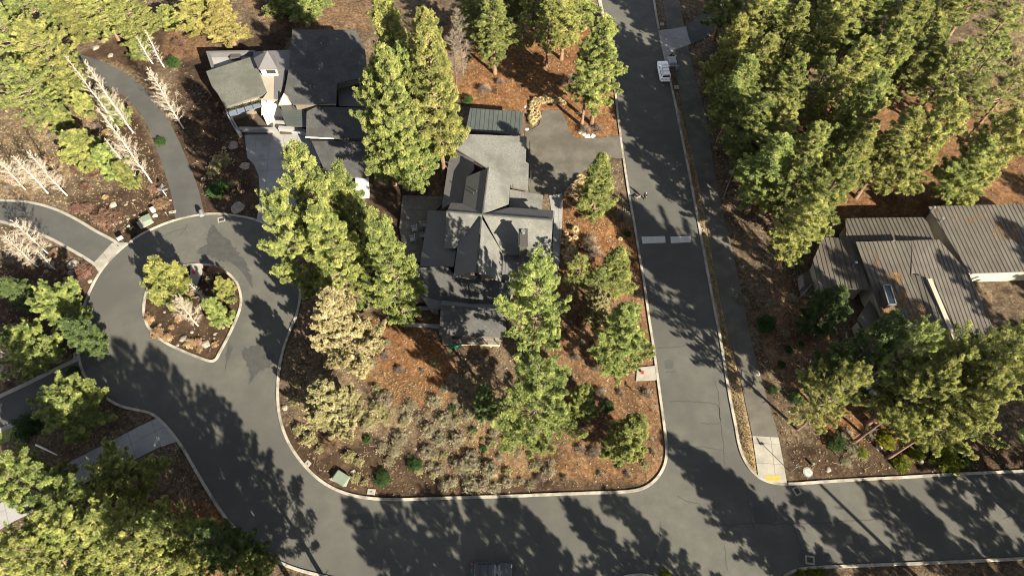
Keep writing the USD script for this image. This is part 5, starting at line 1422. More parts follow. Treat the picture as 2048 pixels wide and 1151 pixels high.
low('rust_shrub', 'round_shrub', 'shrub', [(218, 440, 23), (175, 420, 14), (155, 418, 11), (322, 410, 18), (168, 547, 20), (310, 378, 14), (127, 545, 13), (192, 432, 11), (110, 510, 13)],
    ['largest round red-brown shrub in the mulch bed', 'red-brown shrub left of the largest one', 'smallest red-brown shrub at the bed edge', 'round red-brown shrub behind the white box', 'round red-brown shrub below the grey boulder', 'red-brown shrub beside the metal leaf sculpture', 'dark red shrub left of the boulders', 'dull shrub touching the largest red-brown one', 'red shrub at the lower driveway kerb'], None, 12)
low('tan_shrub', 'tan_shrub', 'shrub', [(105, 250, 13), (130, 235, 12), (150, 255, 12), (120, 275, 11), (165, 285, 12), (95, 330, 12), (60, 345, 13), (175, 320, 11), (215, 270, 9), (30, 360, 12), (185, 240, 10), (110, 355, 10)], 'leafy tan brush', 'tan brush among the birches', 11)
low('pale_shrub', 'pale_shrub', 'shrub', [(1985, 60, 14), (2010, 45, 13), (2035, 60, 14), (2000, 80, 12), (2025, 100, 13), (1965, 130, 13), (1990, 145, 13), (2015, 170, 13), (1950, 175, 12), (1975, 200, 12), (2040, 200, 12), (1930, 190, 11), (2030, 130, 12), (1955, 110, 10)], 'pale clearing brush', 'brush in the right clearing', 12)
low('tan_shrub', 'tan_shrub', 'shrub', [(362, 543, 11), (350, 548, 9), (427, 543, 11), (443, 543, 8), (300, 640, 11), (295, 630, 8), (317, 667, 12), (337, 676, 8), (380, 688, 10), (397, 688, 9), (380, 590, 11), (363, 583, 7), (457, 580, 8), (468, 574, 7), (345, 655, 7), (456, 596, 6), (420, 560, 7), (340, 600, 8), (360, 640, 8), (400, 700, 7), (430, 690, 6), (352, 570, 7), (450, 640, 6), (372, 622, 6)], 'tan leafy island shrub', 'tan shrubs in the road island', 10)
low('pale_shrub', 'pale_shrub', 'shrub', [(700, 915, 13), (712, 955, 12), (720, 925, 9), (730, 965, 7), (445, 330, 17), (430, 345, 12), (465, 372, 10), (600, 860, 12), (620, 880, 12), (870, 730, 9), (1290, 930, 8), (640, 900, 10), (590, 805, 9), (595, 770, 9), (760, 820, 14), (775, 840, 12), (740, 845, 13), (720, 830, 12), (755, 780, 10)], 'straw-coloured shrub', 'straw-coloured shrubs', 10)
low('grass_tuft', 'grass_clump', 'grass', [(1071, 205), (1081, 205), (1066, 212), (1077, 213), (1063, 222), (1073, 221), (1065, 231), (1075, 230), (1062, 240), (1072, 240), (1066, 248), (1076, 236), (1085, 208), (1097, 207), (1107, 209), (1118, 204), (1126, 210), (1089, 200)], 'upper fountain grass clump', 'fountain grass at the driveway head', 8.5)
low('grass_tuft', 'grass_clump', 'grass', [(1153, 369), (1162, 366), (1147, 377), (1157, 378), (1139, 385), (1150, 386), (1134, 392), (1143, 392), (1152, 396), (1166, 358), (1160, 357)], 'fountain grass clump', 'fountain grass below the driveway', 8.5)
low('grass_tuft', 'grass_clump', 'grass', [(1131, 470), (1128, 487), (1135, 495), (1144, 497), (1138, 504), (1150, 505), (1128, 508), (1141, 514), (1131, 518), (1148, 518), (1136, 528), (1148, 529), (1141, 537), (1138, 480), (1150, 478), (1150, 463)], 'fountain grass clump beside the walk', 'fountain grass along the walk', 8.5)
low('grass_tuft', 'grass_clump', 'grass', [(x, 267) for x in range(489, 545, 9)] + [(x, 266) for x in range(565, 584, 8)], 'small bed grass clump', 'grass in the courtyard wall bed', 3)
low('grass_tuft', 'grass_clump', 'grass', [(215, 400, 8), (506, 241, 7), (530, 226, 8), (450, 300, 5), (418, 350, 5), (408, 362, 5), (470, 385, 5), (487, 387, 5), (1150, 405, 6), (1200, 320, 5), (1215, 370, 5), (1240, 480, 5)],
    ['straw grass clump beside the largest red-brown shrub', 'yellow grass in the middle of the courtyard bed', 'yellow grass at the corner of the courtyard bed', 'yellow tuft below the courtyard wall', 'yellow tuft near the boulders', 'yellow tuft by the ochre birch', 'yellow tuft beside the dark green bush', 'yellow tuft left of the courtyard drive', 'orange tuft by the walk', 'straw tuft left of the narrow pine', 'straw tuft right of the narrow pine', 'straw tuft above the painted bars'], None, 6)


def rocks(pts, label, group, kind='boulder'):
    if isinstance(label, str):
        label = tell_apart(label, pts)
    for i, (px, py, s) in enumerate(pts):
        p = P(px, py)
        k = s / pixel_scale(p, 0)
        plant('boulder', kind, label[i], 'rock', p[0], p[1], k, k, None, group, k * .12)


rocks([(368, 678, 9), (412, 688, 10), (228, 412, 9), (147, 530, 13), (143, 547, 8), (467, 292, 12), (490, 333, 11), (476, 416, 15), (222, 112, 7), (193, 97, 8), (97, 203, 8), (70, 152, 10), (688, 790, 9), (570, 815, 7), (1208, 322, 9), (1515, 745, 8), (1655, 938, 7), (1756, 895, 8), (1840, 922, 7)],
      ['grey boulder left of the lowest island shrubs', 'sharp boulder near the point of the road island', 'flat boulder left of the green utility box', 'large boulder beside the round red-brown shrub', 'boulder just below the large one at the left bed', 'boulder beside the courtyard drive, upper', 'boulder beside the courtyard drive, middle', 'large grey boulder left of the drive mouth', 'round boulder alone on the mulch above the driveway', 'boulder under the pine above the driveway bend', 'orange boulder at the lawn corner', 'pale boulder beside the lawn', 'white boulder right of the pale tree', 'boulder at the left kerb of the corner lot', 'boulder pile stone at the driveway corner', 'boulder lying on the trail', 'round stone at the side road corner', 'stone between two yellow-green shrubs', 'stone by the largest yellow-green shrub'], None)
rocks([(707, 944, 6), (308, 422, 6), (311, 432, 6), (258, 454, 4), (688, 783, 5)], ['small white stone above the utility pad', 'white stone beside the white box', 'pale stone below the white box', 'white stone left of the green utility box', 'white stone on the boulder by the pale tree'], None, 'boulder_pale')
rocks([(258, 440, 4), (270, 432, 4), (243, 445, 4), (262, 458, 4), (252, 458, 3), (255, 412, 4), (270, 403, 4), (280, 440, 3), (340, 400, 4), (257, 407, 3), (266, 455, 3)], 'small stone', 'stones in the mulch bed', 'boulder_flat')
rocks([(355, 690, 4), (385, 665, 4), (430, 668, 4), (447, 655, 4), (320, 650, 4), (440, 625, 3), (415, 580, 3), (330, 625, 3), (470, 600, 3)], 'small island stone', 'stones in the road island')
rocks([(110, 500, 7), (180, 562, 5), (160, 585, 5), (135, 560, 6), (95, 545, 5), (20, 425, 0.1)][:5], 'boulder in the left kerb bed', 'boulders in the left kerb bed')
rocks([(1168, 268, 6), (1175, 272, 7), (1185, 271, 6), (1160, 265, 5), (1052, 215, 5), (1054, 258, 5)], 'pale edging stone', 'stones edging the driveway', 'boulder_pale')

# ------------------------------------------------------------------ litter on the ground: tufts, pebbles, twigs, far too many to count
def scatter(name, regions, n, protos, seed, avoid=None, smin=.6, smax=1.3):
    r = np.random.default_rng(seed)
    pts = []
    for reg, w in regions:
        g = Polygon(P2(reg)).buffer(0).difference(paved_all.buffer(.25))
        if avoid is not None:
            g = g.difference(avoid)
        b = g.bounds
        k = int(n * w)
        q = r.uniform([b[0], b[1]], [b[2], b[3]], (k * 3, 2))
        q = q[shapely.contains_xy(g, q[:, 0], q[:, 1])][:k]
        pts.append(q)
    p = np.vstack(pts)
    z = ground_h(p[:, 0], p[:, 1])
    pi = UsdGeom.PointInstancer.Define(stage, f'/World/{name}')
    for j, (pn, mesh, m) in enumerate(protos):
        usdkit.mesh(stage, f'/World/{name}/{pn}', mesh, M[m])
    pi.CreatePrototypesRel().SetTargets([Sdf.Path(f'/World/{name}/{pn}') for pn, _, _ in protos])
    k = len(p)
    pi.CreateProtoIndicesAttr(Vt.IntArray.FromNumpy(r.integers(0, len(protos), k).astype(np.int32)))
    pi.CreatePositionsAttr(Vt.Vec3fArray.FromNumpy(np.c_[p, z - .01].astype(np.float32)))
    a = r.uniform(0, np.pi, k)
    pi.CreateOrientationsAttr(Vt.QuathArray([Gf.Quath(float(math.cos(t)), 0, 0, float(math.sin(t))) for t in a]))
    s = r.uniform(smin, smax, k)
    pi.CreateScalesAttr(Vt.Vec3fArray.FromNumpy(np.repeat(s[:, None], 3, 1).astype(np.float32)))
    tag(pi, kind='stuff')


def clump(seed, h, rad, n, w):
    r = np.random.default_rng(seed)
    az, t = r.uniform(0, 6.283, n), r.uniform(.2, 1, n)
    o = np.c_[np.cos(az), np.sin(az), np.zeros(n)]
    sd = np.c_[-np.sin(az), np.cos(az), np.zeros(n)] * w
    e = o * (rad * t)[:, None] + np.array([0, 0, 1]) * (h * r.uniform(.6, 1, n))[:, None]
    b = o * (rad * .2)
    return np.stack([b - sd, b + sd, e], 1).reshape(-1, 3), np.arange(n * 3).reshape(-1, 3)


def pebble(seed, s):
    m = trimesh.creation.icosphere(1)
    v = np.array(m.vertices) * (0.8 + .4 * meshkit.noise(np.array(m.vertices) * 2 + seed, seed))[:, None] * s
    v[:, 2] *= .6
    return v, np.array(m.faces)


def sticks(seed, n, L):
    r = np.random.default_rng(seed)
    return cat(*[tube([[q[0], q[1], .02], [q[0] + math.cos(a) * L, q[1] + math.sin(a) * L, .05]], [.018, .008], 3, False) for q, a in zip(r.normal(0, .25, (n, 2)), r.uniform(0, 6.28, n))])


corner_lot = [(560, 640), (820, 640), (1010, 690), (1100, 560), (1290, 560), (1330, 900), (1290, 975), (900, 990), (740, 990), (640, 950), (565, 840)]
bank = [(1400, 180), (1500, 400), (1640, 500), (1660, 660), (1760, 780), (1900, 900), (2040, 900), (2040, 935), (1600, 960), (1560, 860), (1450, 480)]
north = [(900, 20), (1200, 0), (1235, 260), (1140, 262), (1080, 215), (950, 210), (900, 180)]
east_strip = [(1350, 200), (1395, 345), (1450, 650), (1505, 870), (1540, 960), (1480, 910), (1440, 660), (1380, 350)]
front = [(1125, 380), (1250, 320), (1300, 600), (1115, 560)]
west = [(0, 230), (250, 200), (340, 380), (240, 480), (0, 400)]
west2 = [(0, 450), (180, 530), (150, 720), (0, 790)]
south_west = [(0, 870), (330, 850), (400, 960), (600, 1150), (0, 1150)]
mid_west = [(340, 100), (480, 250), (510, 430), (420, 430), (340, 230)]
island = [(300, 570), (400, 530), (480, 580), (430, 715), (300, 660)]
forest = [(1430, 0), (2048, 0), (2048, 420), (1650, 430), (1500, 420)]
dry_dots = [(760, 740), (880, 780), (930, 830), (920, 900), (860, 830), (780, 790)]
scatter('dry_grass', [(corner_lot, .25), (bank, .22), (north, .12), (east_strip, .18), (front, .08), (west, .16), (south_west, .1), (forest, .14), (dry_dots, .05)], 9000,
        [('tuft', clump(1, .22, .22, 22, .014), 'straw'), ('small_tuft', clump(2, .14, .15, 16, .013), 'straw'), ('grey_tuft', clump(3, .25, .26, 24, .012), 'sage_leaves'), ('tan_tuft', clump(4, .2, .2, 20, .014), 'tan_leaves')], 5)
scatter('pebbles', [(corner_lot, .28), (bank, .18), (north, .16), (front, .14), (west, .1), (west2, .06), (south_west, .1), (mid_west, .08), (island, .05)], 2600,
        [('stone', pebble(1, .10), 'rock'), ('pale_stone', pebble(2, .06), 'pale_rock'), ('flat_stone', pebble(3, .12), 'rock'), ('small_stone', pebble(4, .07), 'rock')], 6, None, .4, 1.25)
scatter('fallen_twigs', [(corner_lot, .2), (bank, .2), (forest, .25), (west, .1), (west2, .1), (south_west, .2), (mid_west, .1)], 2600,
        [('sticks', sticks(1, 3, .5), 'pine_limb'), ('stick', sticks(2, 1, .9), 'grey_twigs'), ('needle_clump', clump(7, .08, .24, 26, .02), 'needle_fall')], 7)


# needle drift lying along the kerbs
def drift(pts, w, seed, label):
    r = np.random.default_rng(seed)
    ln = LineString(P2(spline(pts, 6)))
    L = ln.length
    n = int(L * 55)
    u = r.uniform(0, L, n)
    dens = meshkit.noise(np.c_[u * .35, np.zeros(n), np.zeros(n)], seed)
    u = u[r.uniform(0, 1, n) < sstep(.25, .7, dens)]
    k = len(u)
    c = shapely.line_interpolate_point(ln, u)
    c = np.c_[shapely.get_x(c), shapely.get_y(c)] + r.normal(0, .05, (k, 2))
    tt = shapely.line_interpolate_point(ln, np.minimum(u + .1, L))
    t = unit(np.c_[shapely.get_x(tt), shapely.get_y(tt)] - np.c_[shapely.get_x(shapely.line_interpolate_point(ln, u)), shapely.get_y(shapely.line_interpolate_point(ln, u))])
    c = c + np.c_[-t[:, 1], t[:, 0]] * (np.abs(r.normal(0, w, k)))[:, None]
    inside = shapely.contains_xy(road_poly, c[:, 0], c[:, 1])
    c = c[inside]
    k = len(c)
    a = r.uniform(0, 6.28, k)
    s = r.uniform(.05, .14, k)
    b = np.c_[c, r.uniform(.012, .03, k)]
    v = np.stack([b + np.c_[np.cos(a + q), np.sin(a + q), np.zeros(k)] * s[:, None] for q in (0, 2.1, 4.2)], 1).reshape(-1, 3)
    o = obj('needle_drift', (v, np.arange(k * 3).reshape(-1, 3)), 'needle_fall')
    tag(o, kind='stuff')


drift([(1336, 935), (1332, 850), (1322, 780), (1312, 705), (1302, 640), (1292, 570), (1282, 510)], .22, 1, '')
drift([(1282, 510), (1273, 455), (1262, 400), (1250, 320), (1240, 240)][::1], -.2 if False else .2, 2, '')
drift([(1590, 972), (1640, 968), (1720, 963), (1800, 959)], .35, 3, '')
# drift([(900, 998), (1000, 995), (1100, 991), (1250, 986)][::-1], .2, 4, '')


# ------------------------------------------------------------------ vehicles
def car(name, label, loc, rz, paint, L=4.75, W=1.88, H=1.70, group=None):
    t = thing(name, label, 'car', loc, rz)
    # lower body: rounded plan, side profile along x (front = +x)
    prof = [(-L / 2, .42), (-L / 2 + .02, .88), (-L / 2 + .12, 1.02), (-.95, 1.04), (.72, 1.03), (1.55, .98), (2.15, .86), (L / 2 - .03, .70), (L / 2, .45), (L / 2 - .1, .28), (-L / 2 + .1, .30)]
    pr = shapely.geometry.Polygon(prof)
    m = trimesh.creation.extrude_polygon(pr, W, engine='earcut')
    m = m.subdivide().subdivide().subdivide()
    v = np.array(m.vertices)
    v = np.c_[v[:, 0], v[:, 2] - W / 2, v[:, 1]]
    k = np.clip((np.abs(v[:, 0]) - (L / 2 - .75)) / .75, 0, 1)
    v[:, 1] *= 1 - .17 * k ** 2
    v[:, 1] *= 1 - .05 * np.clip((v[:, 2] - .7) / .35, 0, 1)
    obj('body', (v, np.array(m.faces)[:, ::-1]), paint, t, 40)
    # cabin: loft of four sections
    def ring_(z, x0, x1, w):
        return [(x0, -w, z), (x1, -w * .96, z), (x1, w * .96, z), (x0, w, z)]
    zs = [(1.0, -2.18, 1.10, .86), (1.36, -2.10, .62, .78), (H - .08, -1.98, .18, .68), (H, -1.80, .02, .60)]
    secs = [ring_(*z) for z in zs]
    vv = np.array(sum(secs, []))
    ff = []
    for i in range(3):
        for j in range(4):
            a, b = i * 4 + j, i * 4 + (j + 1) % 4
            ff += [(a, b, b + 4), (a, b + 4, a + 4)]
    ff += [(12, 13, 14), (12, 14, 15)]
    obj('cabin', (vv, np.array(ff)), paint, t, 50)

    def quad(nm, mt, pts, th=.02):
        p = np.array(pts)
        n_ = unit(np.cross(p[1] - p[0], p[2] - p[0]))
        c = vv.mean(0)
        if np.dot(n_, p.mean(0) - c) < 0:
            p, n_ = p[::-1], -n_
        q = np.vstack([p + n_ * th, p - n_ * .01])
        return obj(nm, (q, np.array([(0, 1, 2), (0, 2, 3), (4, 6, 5), (4, 7, 6), (0, 4, 5), (0, 5, 1), (1, 5, 6), (1, 6, 2), (2, 6, 7), (2, 7, 3), (3, 7, 4), (3, 4, 0)])), mt, t)

    def on(i, j, u, w):   # point on the face between section corners
        lo = np.array(secs[0][i]) * (1 - u) + np.array(secs[0][j]) * u
        md = np.array(secs[1][i]) * (1 - u) + np.array(secs[1][j]) * u
        hi = np.array(secs[2][i]) * (1 - u) + np.array(secs[2][j]) * u
        return lo * (1 - 2 * w) + md * 2 * w if w < .5 else md * (2 - 2 * w) + hi * (2 * w - 1)
    quad('windscreen', 'car_glass', [on(1, 2, .07, .12), on(1, 2, .93, .12), on(1, 2, .92, .92), on(1, 2, .08, .92)])
    quad('rear_window', 'car_glass', [on(3, 0, .1, .2), on(3, 0, .9, .2), on(3, 0, .88, .85), on(3, 0, .12, .85)])
    for i, j in ((0, 1), (2, 3)):
        for u0, u1 in ((.06, .30), (.33, .60), (.63, .88)):
            if i == 2:
                u0, u1 = 1 - u1, 1 - u0
            quad('side_window', 'car_glass', [on(i, j, u0, .12), on(i, j, u1, .12), on(i, j, u1, .86), on(i, j, u0, .86)], .012)
    for sx in (1.42, -1.42):
        for sy in (-1, 1):
            w = obj('wheel', (lambda q: (np.c_[q[0][:, 0] + sx, q[0][:, 2] + sy * (W / 2 - .12), q[0][:, 1] + .36], q[1]))(lathe([(.0001, -.11), (.30, -.11), (.36, -.07), (.36, .07), (.30, .11), (.0001, .11)], 18)), 'tyre', t, 40)
            obj('rim', (lambda q: (np.c_[q[0][:, 0] + sx, q[0][:, 2] + sy * (W / 2 - .115), q[0][:, 1] + .36], q[1]))(lathe([(.0001, -.12), (.21, -.12), (.23, -.09), (.23, .09), (.21, .12), (.0001, .12)], 12)), 'alloy', w)
    for sy in (-1, 1):
        obj('headlight', box(.14, .36, .14, L / 2 - .13, sy * .60, .72, 0, .03), 'lamp_clear', t)
        obj('tail_light', box(.10, .20, .34, -L / 2 + .06, sy * .70, .84, 0, .03), 'lamp_red', t)
        obj('mirror', box(.14, .2, .14, .62, sy * (W / 2 + .05), 1.10, 0, .03), paint, t)
        obj('roof_rail', tube([(-1.75, sy * .6, H + .01), (-1.6, sy * .6, H + .06), (-.2, sy * .6, H + .06), (-.02, sy * .6, H + .01)], .025, 6), 'black_plastic', t)
    for x in (-1.35, -.45):
        obj('cross_bar', tube([(x, -.6, H + .07), (x, 0, H + .085), (x, .6, H + .07)], .028, 6), 'black_plastic', t)
    obj('rear_bumper', box(.16, W * .86, .22, -L / 2 - .02, 0, .5, 0, .05), paint, t)
    obj('front_bumper', box(.16, W * .80, .2, L / 2 - .06, 0, .42, 0, .05), 'black_plastic', t)
    obj('licence_plate', box(.02, .34, .16, -L / 2 - .012, 0, .80), 'lamp_clear', t)
    obj('wiper', tube([(1.02, -.5, 1.09), (.8, .05, 1.24)], .012, 4), 'black_plastic', t)
    return t


a, b = P(1341, 170), P(1320, 70)
p = P(1326.5, 147)
car('suv', 'white estate car with black roof bars parked at the right kerb of the main road', (p[0], p[1], 0.0), math.degrees(math.atan2(b[1] - a[1], b[0] - a[0])), 'car_white')
p = P(984, 1143)
car('suv', 'black estate car at the bottom edge with its bonnet to the right', (p[0], p[1], 0.0), -1.5, 'car_black', 4.8, 1.92, 1.68)


# ------------------------------------------------------------------ street furniture and small things
def at(px, py):
    p = P(px, py)
    return p[0], p[1], gz(p[0], p[1])


def hydrant(loc, label):
    t = thing('fire_hydrant', label, 'fire hydrant', loc)
    obj('barrel', lathe([(.001, 0), (.19, 0), (.19, .05), (.13, .06), (.12, .48), (.15, .50), (.15, .54), (.001, .54)], 16), 'hydrant_red', t, 40)
    obj('bonnet', lathe([(.001, .545), (.145, .545), (.135, .62), (.09, .69), (.04, .72), (.035, .78), (.001, .78)], 16), 'hydrant_red', t, 40)
    for d, r_, l in (((1, 0), .055, .24), ((-1, 0), .055, .24), ((0, -1), .085, .27)):
        obj('outlet', tube([(d[0] * .1, d[1] * .1, .38), (d[0] * l * .8, d[1] * l * .8, .38), (d[0] * l, d[1] * l, .38)], [r_, r_, r_ * .8], 10), 'hydrant_red', t)


p = P(389, 546)
hydrant((p[0], p[1], .10), 'red fire hydrant on the concrete pad of the road island')
p = P(1285, 746)
hydrant((p[0], p[1], .10), 'red fire hydrant on the concrete pad beside the main road')


def transformer(quad_, box_px, label, m, hgt, size, rz):
    c = np.mean([P(*q) for q in quad_], 0)
    g = gz(c[0], c[1])
    t = thing('utility_box', label, 'utility box', (0, 0, 0))
    obj('pad', sheet(Polygon(P2(quad_)), g - .2, g + .12), 'concrete' if m == 'green_box' else 'grey_box', t)
    q = P(*box_px, g)
    obj('cabinet', box(size[0], size[1], hgt, q[0], q[1], g + .12 + hgt / 2 + .001, rz, .03), m, t)
    obj('lid', box(size[0] + .06, size[1] + .06, .06, q[0], q[1], g + .12 + hgt + .035, rz, .015), m, t)
    obj('door', box(size[0] * .9, .03, hgt * .8, q[0] + math.sin(rz) * (size[1] / 2 + .012), q[1] - math.cos(rz) * (size[1] / 2 + .012), g + .14 + hgt / 2, rz), m, t)
    return t


transformer([(274, 446), (300, 432), (309, 445), (283, 459)], (298, 444), 'green utility box on a pale pad in the mulch bed', 'green_box', .9, (1.3, 1.15), math.radians(32))
transformer([(660, 959), (676, 940), (700, 956), (692, 973)], (684, 958), 'grey-green utility box on a pad in the corner lot', 'green_box', .55, (1.7, 1.3), math.radians(-30))
transformer([(1333, 115), (1351, 113), (1354, 133), (1336, 134)], (1343.5, 125), 'grey utility box on its pad beside the white car', 'grey_box', .5, (1.25, 1.6), math.radians(4))


def pedestal(px, py, label, m, h=.9, w=.34, cat_='utility box', rz=.3):
    x, y, z = at(px, py)
    t = thing('pedestal', label, cat_, (x, y, z), math.degrees(rz))
    obj('cabinet', box(w, w * .8, h, 0, 0, h / 2 - .05, 0, .03), m, t)
    obj('lid', box(w + .06, w * .8 + .06, .07, 0, 0, h - .01, 0, .02), m, t)


pedestal(1354, 140, 'pale grey post box beside the grey utility box', 'grey_paint', 1.0, .42)
pedestal(1347, 110, 'little green pedestal above the grey utility box', 'green_box', .8, .3)
pedestal(1623, 930, 'little green pedestal on the dark bank by the side road', 'green_box', .6, .26)
pedestal(309, 424, 'white box on the mulch in front of the round red-brown shrub', 'trim_white', .8, .5)


def meter_lid(px, py, label, w=.9, d=.6, rz=0.0):
    x, y, z = at(px, py)
    t = thing('meter_box', label, 'meter box', (x, y, z + .02), math.degrees(rz))
    obj('lid', box(w, d, .12, 0, 0, .04, 0, .02), 'concrete', t)
    obj('reader', lathe([(.001, .102), (.09, .102), (.09, .125), (.001, .125)], 12), 'black_plastic', t)


meter_lid(345, 424, 'pale meter lid at the mouth of the curving asphalt driveway', 1.1, .5, .25)
meter_lid(152, 710, 'pale meter lid at the left kerb of the loop road', .7, .9, .2)
meter_lid(615, 927, 'pale meter lid at the curved kerb of the corner lot', .75, .8, -.7)
meter_lid(743, 983, 'pale meter lid at the bottom kerb of the corner lot', 1.0, .7, -.1)
meter_lid(1405, 460, 'pale meter lid beside the right kerb near the painted bars', .7, .8, 0)
meter_lid(1353, 175, 'pale meter lid behind the white car', .8, .9, 0)
meter_lid(1324, 50, 'pale meter lid above the concrete apron of the far drive', .7, .8, 0)


def drain(px, py, label, w=1.15, d=.95, rz=0.0):
    p = P(px, py)
    t = thing('storm_drain', label, 'storm drain', (p[0], p[1], 0.006), math.degrees(rz))
    fr = cat(box(w, .2, .05, 0, d / 2 - .1, 0), box(w, .2, .05, 0, -d / 2 + .1, 0), box(.2, d - .404, .05, w / 2 - .1, 0, 0), box(.2, d - .404, .05, -w / 2 + .1, 0, 0))
    obj('frame', fr, 'concrete', t)
    obj('pit', box(w - .42, d - .42, .02, 0, 0, .004), 'black_plastic', t)
    for k in np.linspace(-(w / 2 - .27), w / 2 - .27, 7):
        obj('grate_bar', box(.045, d - .41, .03, k, 0, .024), 'iron', t)


drain(443, 439, 'storm drain under the upper kerb of the loop', rz=-6)
drain(1594, 981, 'storm drain by the yellow tactile panel', 1.05, .9, 2)
drain(1620, 1119, 'storm drain at the lower kerb of the side road', 1.1, 1.0, 3)
for px, py, lb in ((1615, 944, 'round manhole cover on the dark bank by the side road'),):
    x, y, z = at(px, py)
    t = thing('manhole', lb, 'manhole', (x, y, z + .02))
    obj('cover', lathe([(.001, 0), (.5, 0), (.5, .05), (.42, .07), (.001, .07)], 22), 'grey_box', t)
    obj('ring', lathe([(.52, -.05), (.62, -.05), (.62, .04), (.52, .04), (.52, -.05)], 22), 'concrete', t)


def mailbox(px, py, label, w, d, h, rz, m, flag=False):
    x, y, z = at(px, py)
    t = thing('mailbox', label, 'mailbox', (x, y, z), rz)
    obj('post', box(.14, .14, h - .3, 0, 0, (h - .3) / 2, 0, .02), 'trim_dark', t)
    prof = shapely.geometry.Point(0, 0).buffer(w / 2, 8).intersection(sbox(-w, 0, w, w)).union(sbox(-w / 2, -w * .45, w / 2, 0.001))
    mm = trimesh.creation.extrude_polygon(prof, d, engine='earcut')
    v = np.array(mm.vertices)
    v = np.c_[v[:, 0], v[:, 2] - d / 2, v[:, 1] + h - .3 + w * .45]
    b_ = obj('box', (v, np.array(mm.faces)[:, ::-1]), m, t, 40)
    obj('door', box(w * .94, .02, w * .8, 0, -d / 2 - .012, h - .3 + w * .42), m, b_)
    obj('flag', box(.02, .2, .08, w / 2 + .015, 0, h - .3 + w * .7), 'lamp_red', b_)


mailbox(409, 436, 'grey mailbox standing on the kerb at the curving driveway mouth', .62, .9, 1.35, 25, 'grey_paint')
mailbox(247, 484, 'dark mailbox at the corner of left driveway and loop', .5, .8, 1.3, -50, 'grey_box')
for px, py, lb in ((232, 455, 'slim path light in front of the largest red-brown shrub'), (336, 432, 'slim path light at the bed corner by the driveway mouth'), (1565, 636, 'short dark stake on the bank above the dark rounded shrub'), (1242, 402, 'short black post in the shade beside the narrow pine'), (1387, 95, 'short black post at the corner of the far concrete apron'), (1634, 600, 'dark garden post at the deck of the brown-roofed house')):
    x, y, z = at(px, py)
    t = thing('marker_post', lb, 'post', (x, y, z))
    dark = px > 1000
    hh = 1.25 if dark else .8
    obj('stem', tube([(0, 0, -.1), (0, 0, hh)], .07 if dark else .04, 8), 'black_plastic' if dark else 'grey_paint', t)
    obj('cap', lathe([(.001, hh + .002), (.15, hh + .002), (.10, hh + .10), (.001, hh + .12)], 12), 'black_plastic' if dark else 'grey_paint', t)

# leaf sculpture: three metal leaves on a post
x, y, z = at(333, 392)
t = thing('garden_sculpture', 'grey metal sculpture of three leaf plates on a pale post', 'sculpture', (x, y, z))
obj('post', tube([(0, 0, -.1), (.02, 0, .6), (0, 0, 1.25)], .06, 8), 'trim_white', t)
for k, (a, lz) in enumerate(((.3, 1.45), (1.6, 1.85), (2.9, 1.4))):
    u = np.linspace(0, 2 * np.pi, 17)[:-1]
    e = np.c_[.45 + .42 * np.cos(u), .24 * np.sin(u), .05 * np.cos(2 * u)]
    v = np.vstack([e, e + [0, 0, .03], [[.45, 0, .02]], [[.45, 0, .07]]])
    f = []
    for i in range(16):
        j = (i + 1) % 16
        f += [(i, j, 16 + j), (i, 16 + j, 16 + i), (16 + i, 16 + j, 33), (j, i, 32)]
    c, s = math.cos(a), math.sin(a)
    v = v @ np.array([[c, s, 0], [-s, c, 0], [0, 0, 1]]) + [0, 0, lz]
    obj('leaf_plate', (v, np.array(f)), 'zinc', t)
    obj('leaf_stem', tube([(0, 0, 1.2), (c * .1, s * .1, lz + .02)], .02, 5), 'zinc', t)


def sign(px, py, label, face, hgt=2.6, rz=0.0, w=.6):
    x, y, z = at(px, py)
    t = thing('road_sign', label, 'sign', (x, y, z), rz)
    obj('post', tube([(0, 0, -.3), (0, 0, hgt)], .045, 8), 'grey_paint', t)
    obj('plate', box(w, .02, .22, 0, -.055, hgt - .15), face, t)
    obj('plate', box(.02, w, .2, .0, 0, hgt + .12), face, t)
    return t


sign(1305, 823, 'street sign post beside the main road below the hydrant', 'grey_paint', 2.7, -20)
sign(1581, 943, 'street sign post casting a bent shadow on the pale trail ramp', 'grey_paint', 2.7, 10)


# garden chairs and fire bowl on the patio, green chairs below the deck
def garden_chair(loc, rz, label, m, sc=1.0):
    t = thing('garden_chair', label, 'chair', loc, rz, None, (sc, sc, sc))
    for k in range(6):
        obj('seat_slat', box(.62, .09, .03, 0, -.28 + k * .11, .40), m, t)
    for k in range(6):
        obj('back_slat', box(.09, .03, .55, -.26 + k * .105, .34 + .03, .70), m, t)
    obj('top_rail', box(.70, .06, .09, 0, .38, 1.02, 0, .015), m, t)
    for s in (-1, 1):
        obj('armrest', box(.10, .74, .035, s * .38, .0, .62, 0, .01), m, t)
        for yy in (-.32, .34):
            obj('leg', box(.06, .06, .60 if yy < 0 else .98, s * .36, yy, .30 if yy < 0 else .49), m, t)


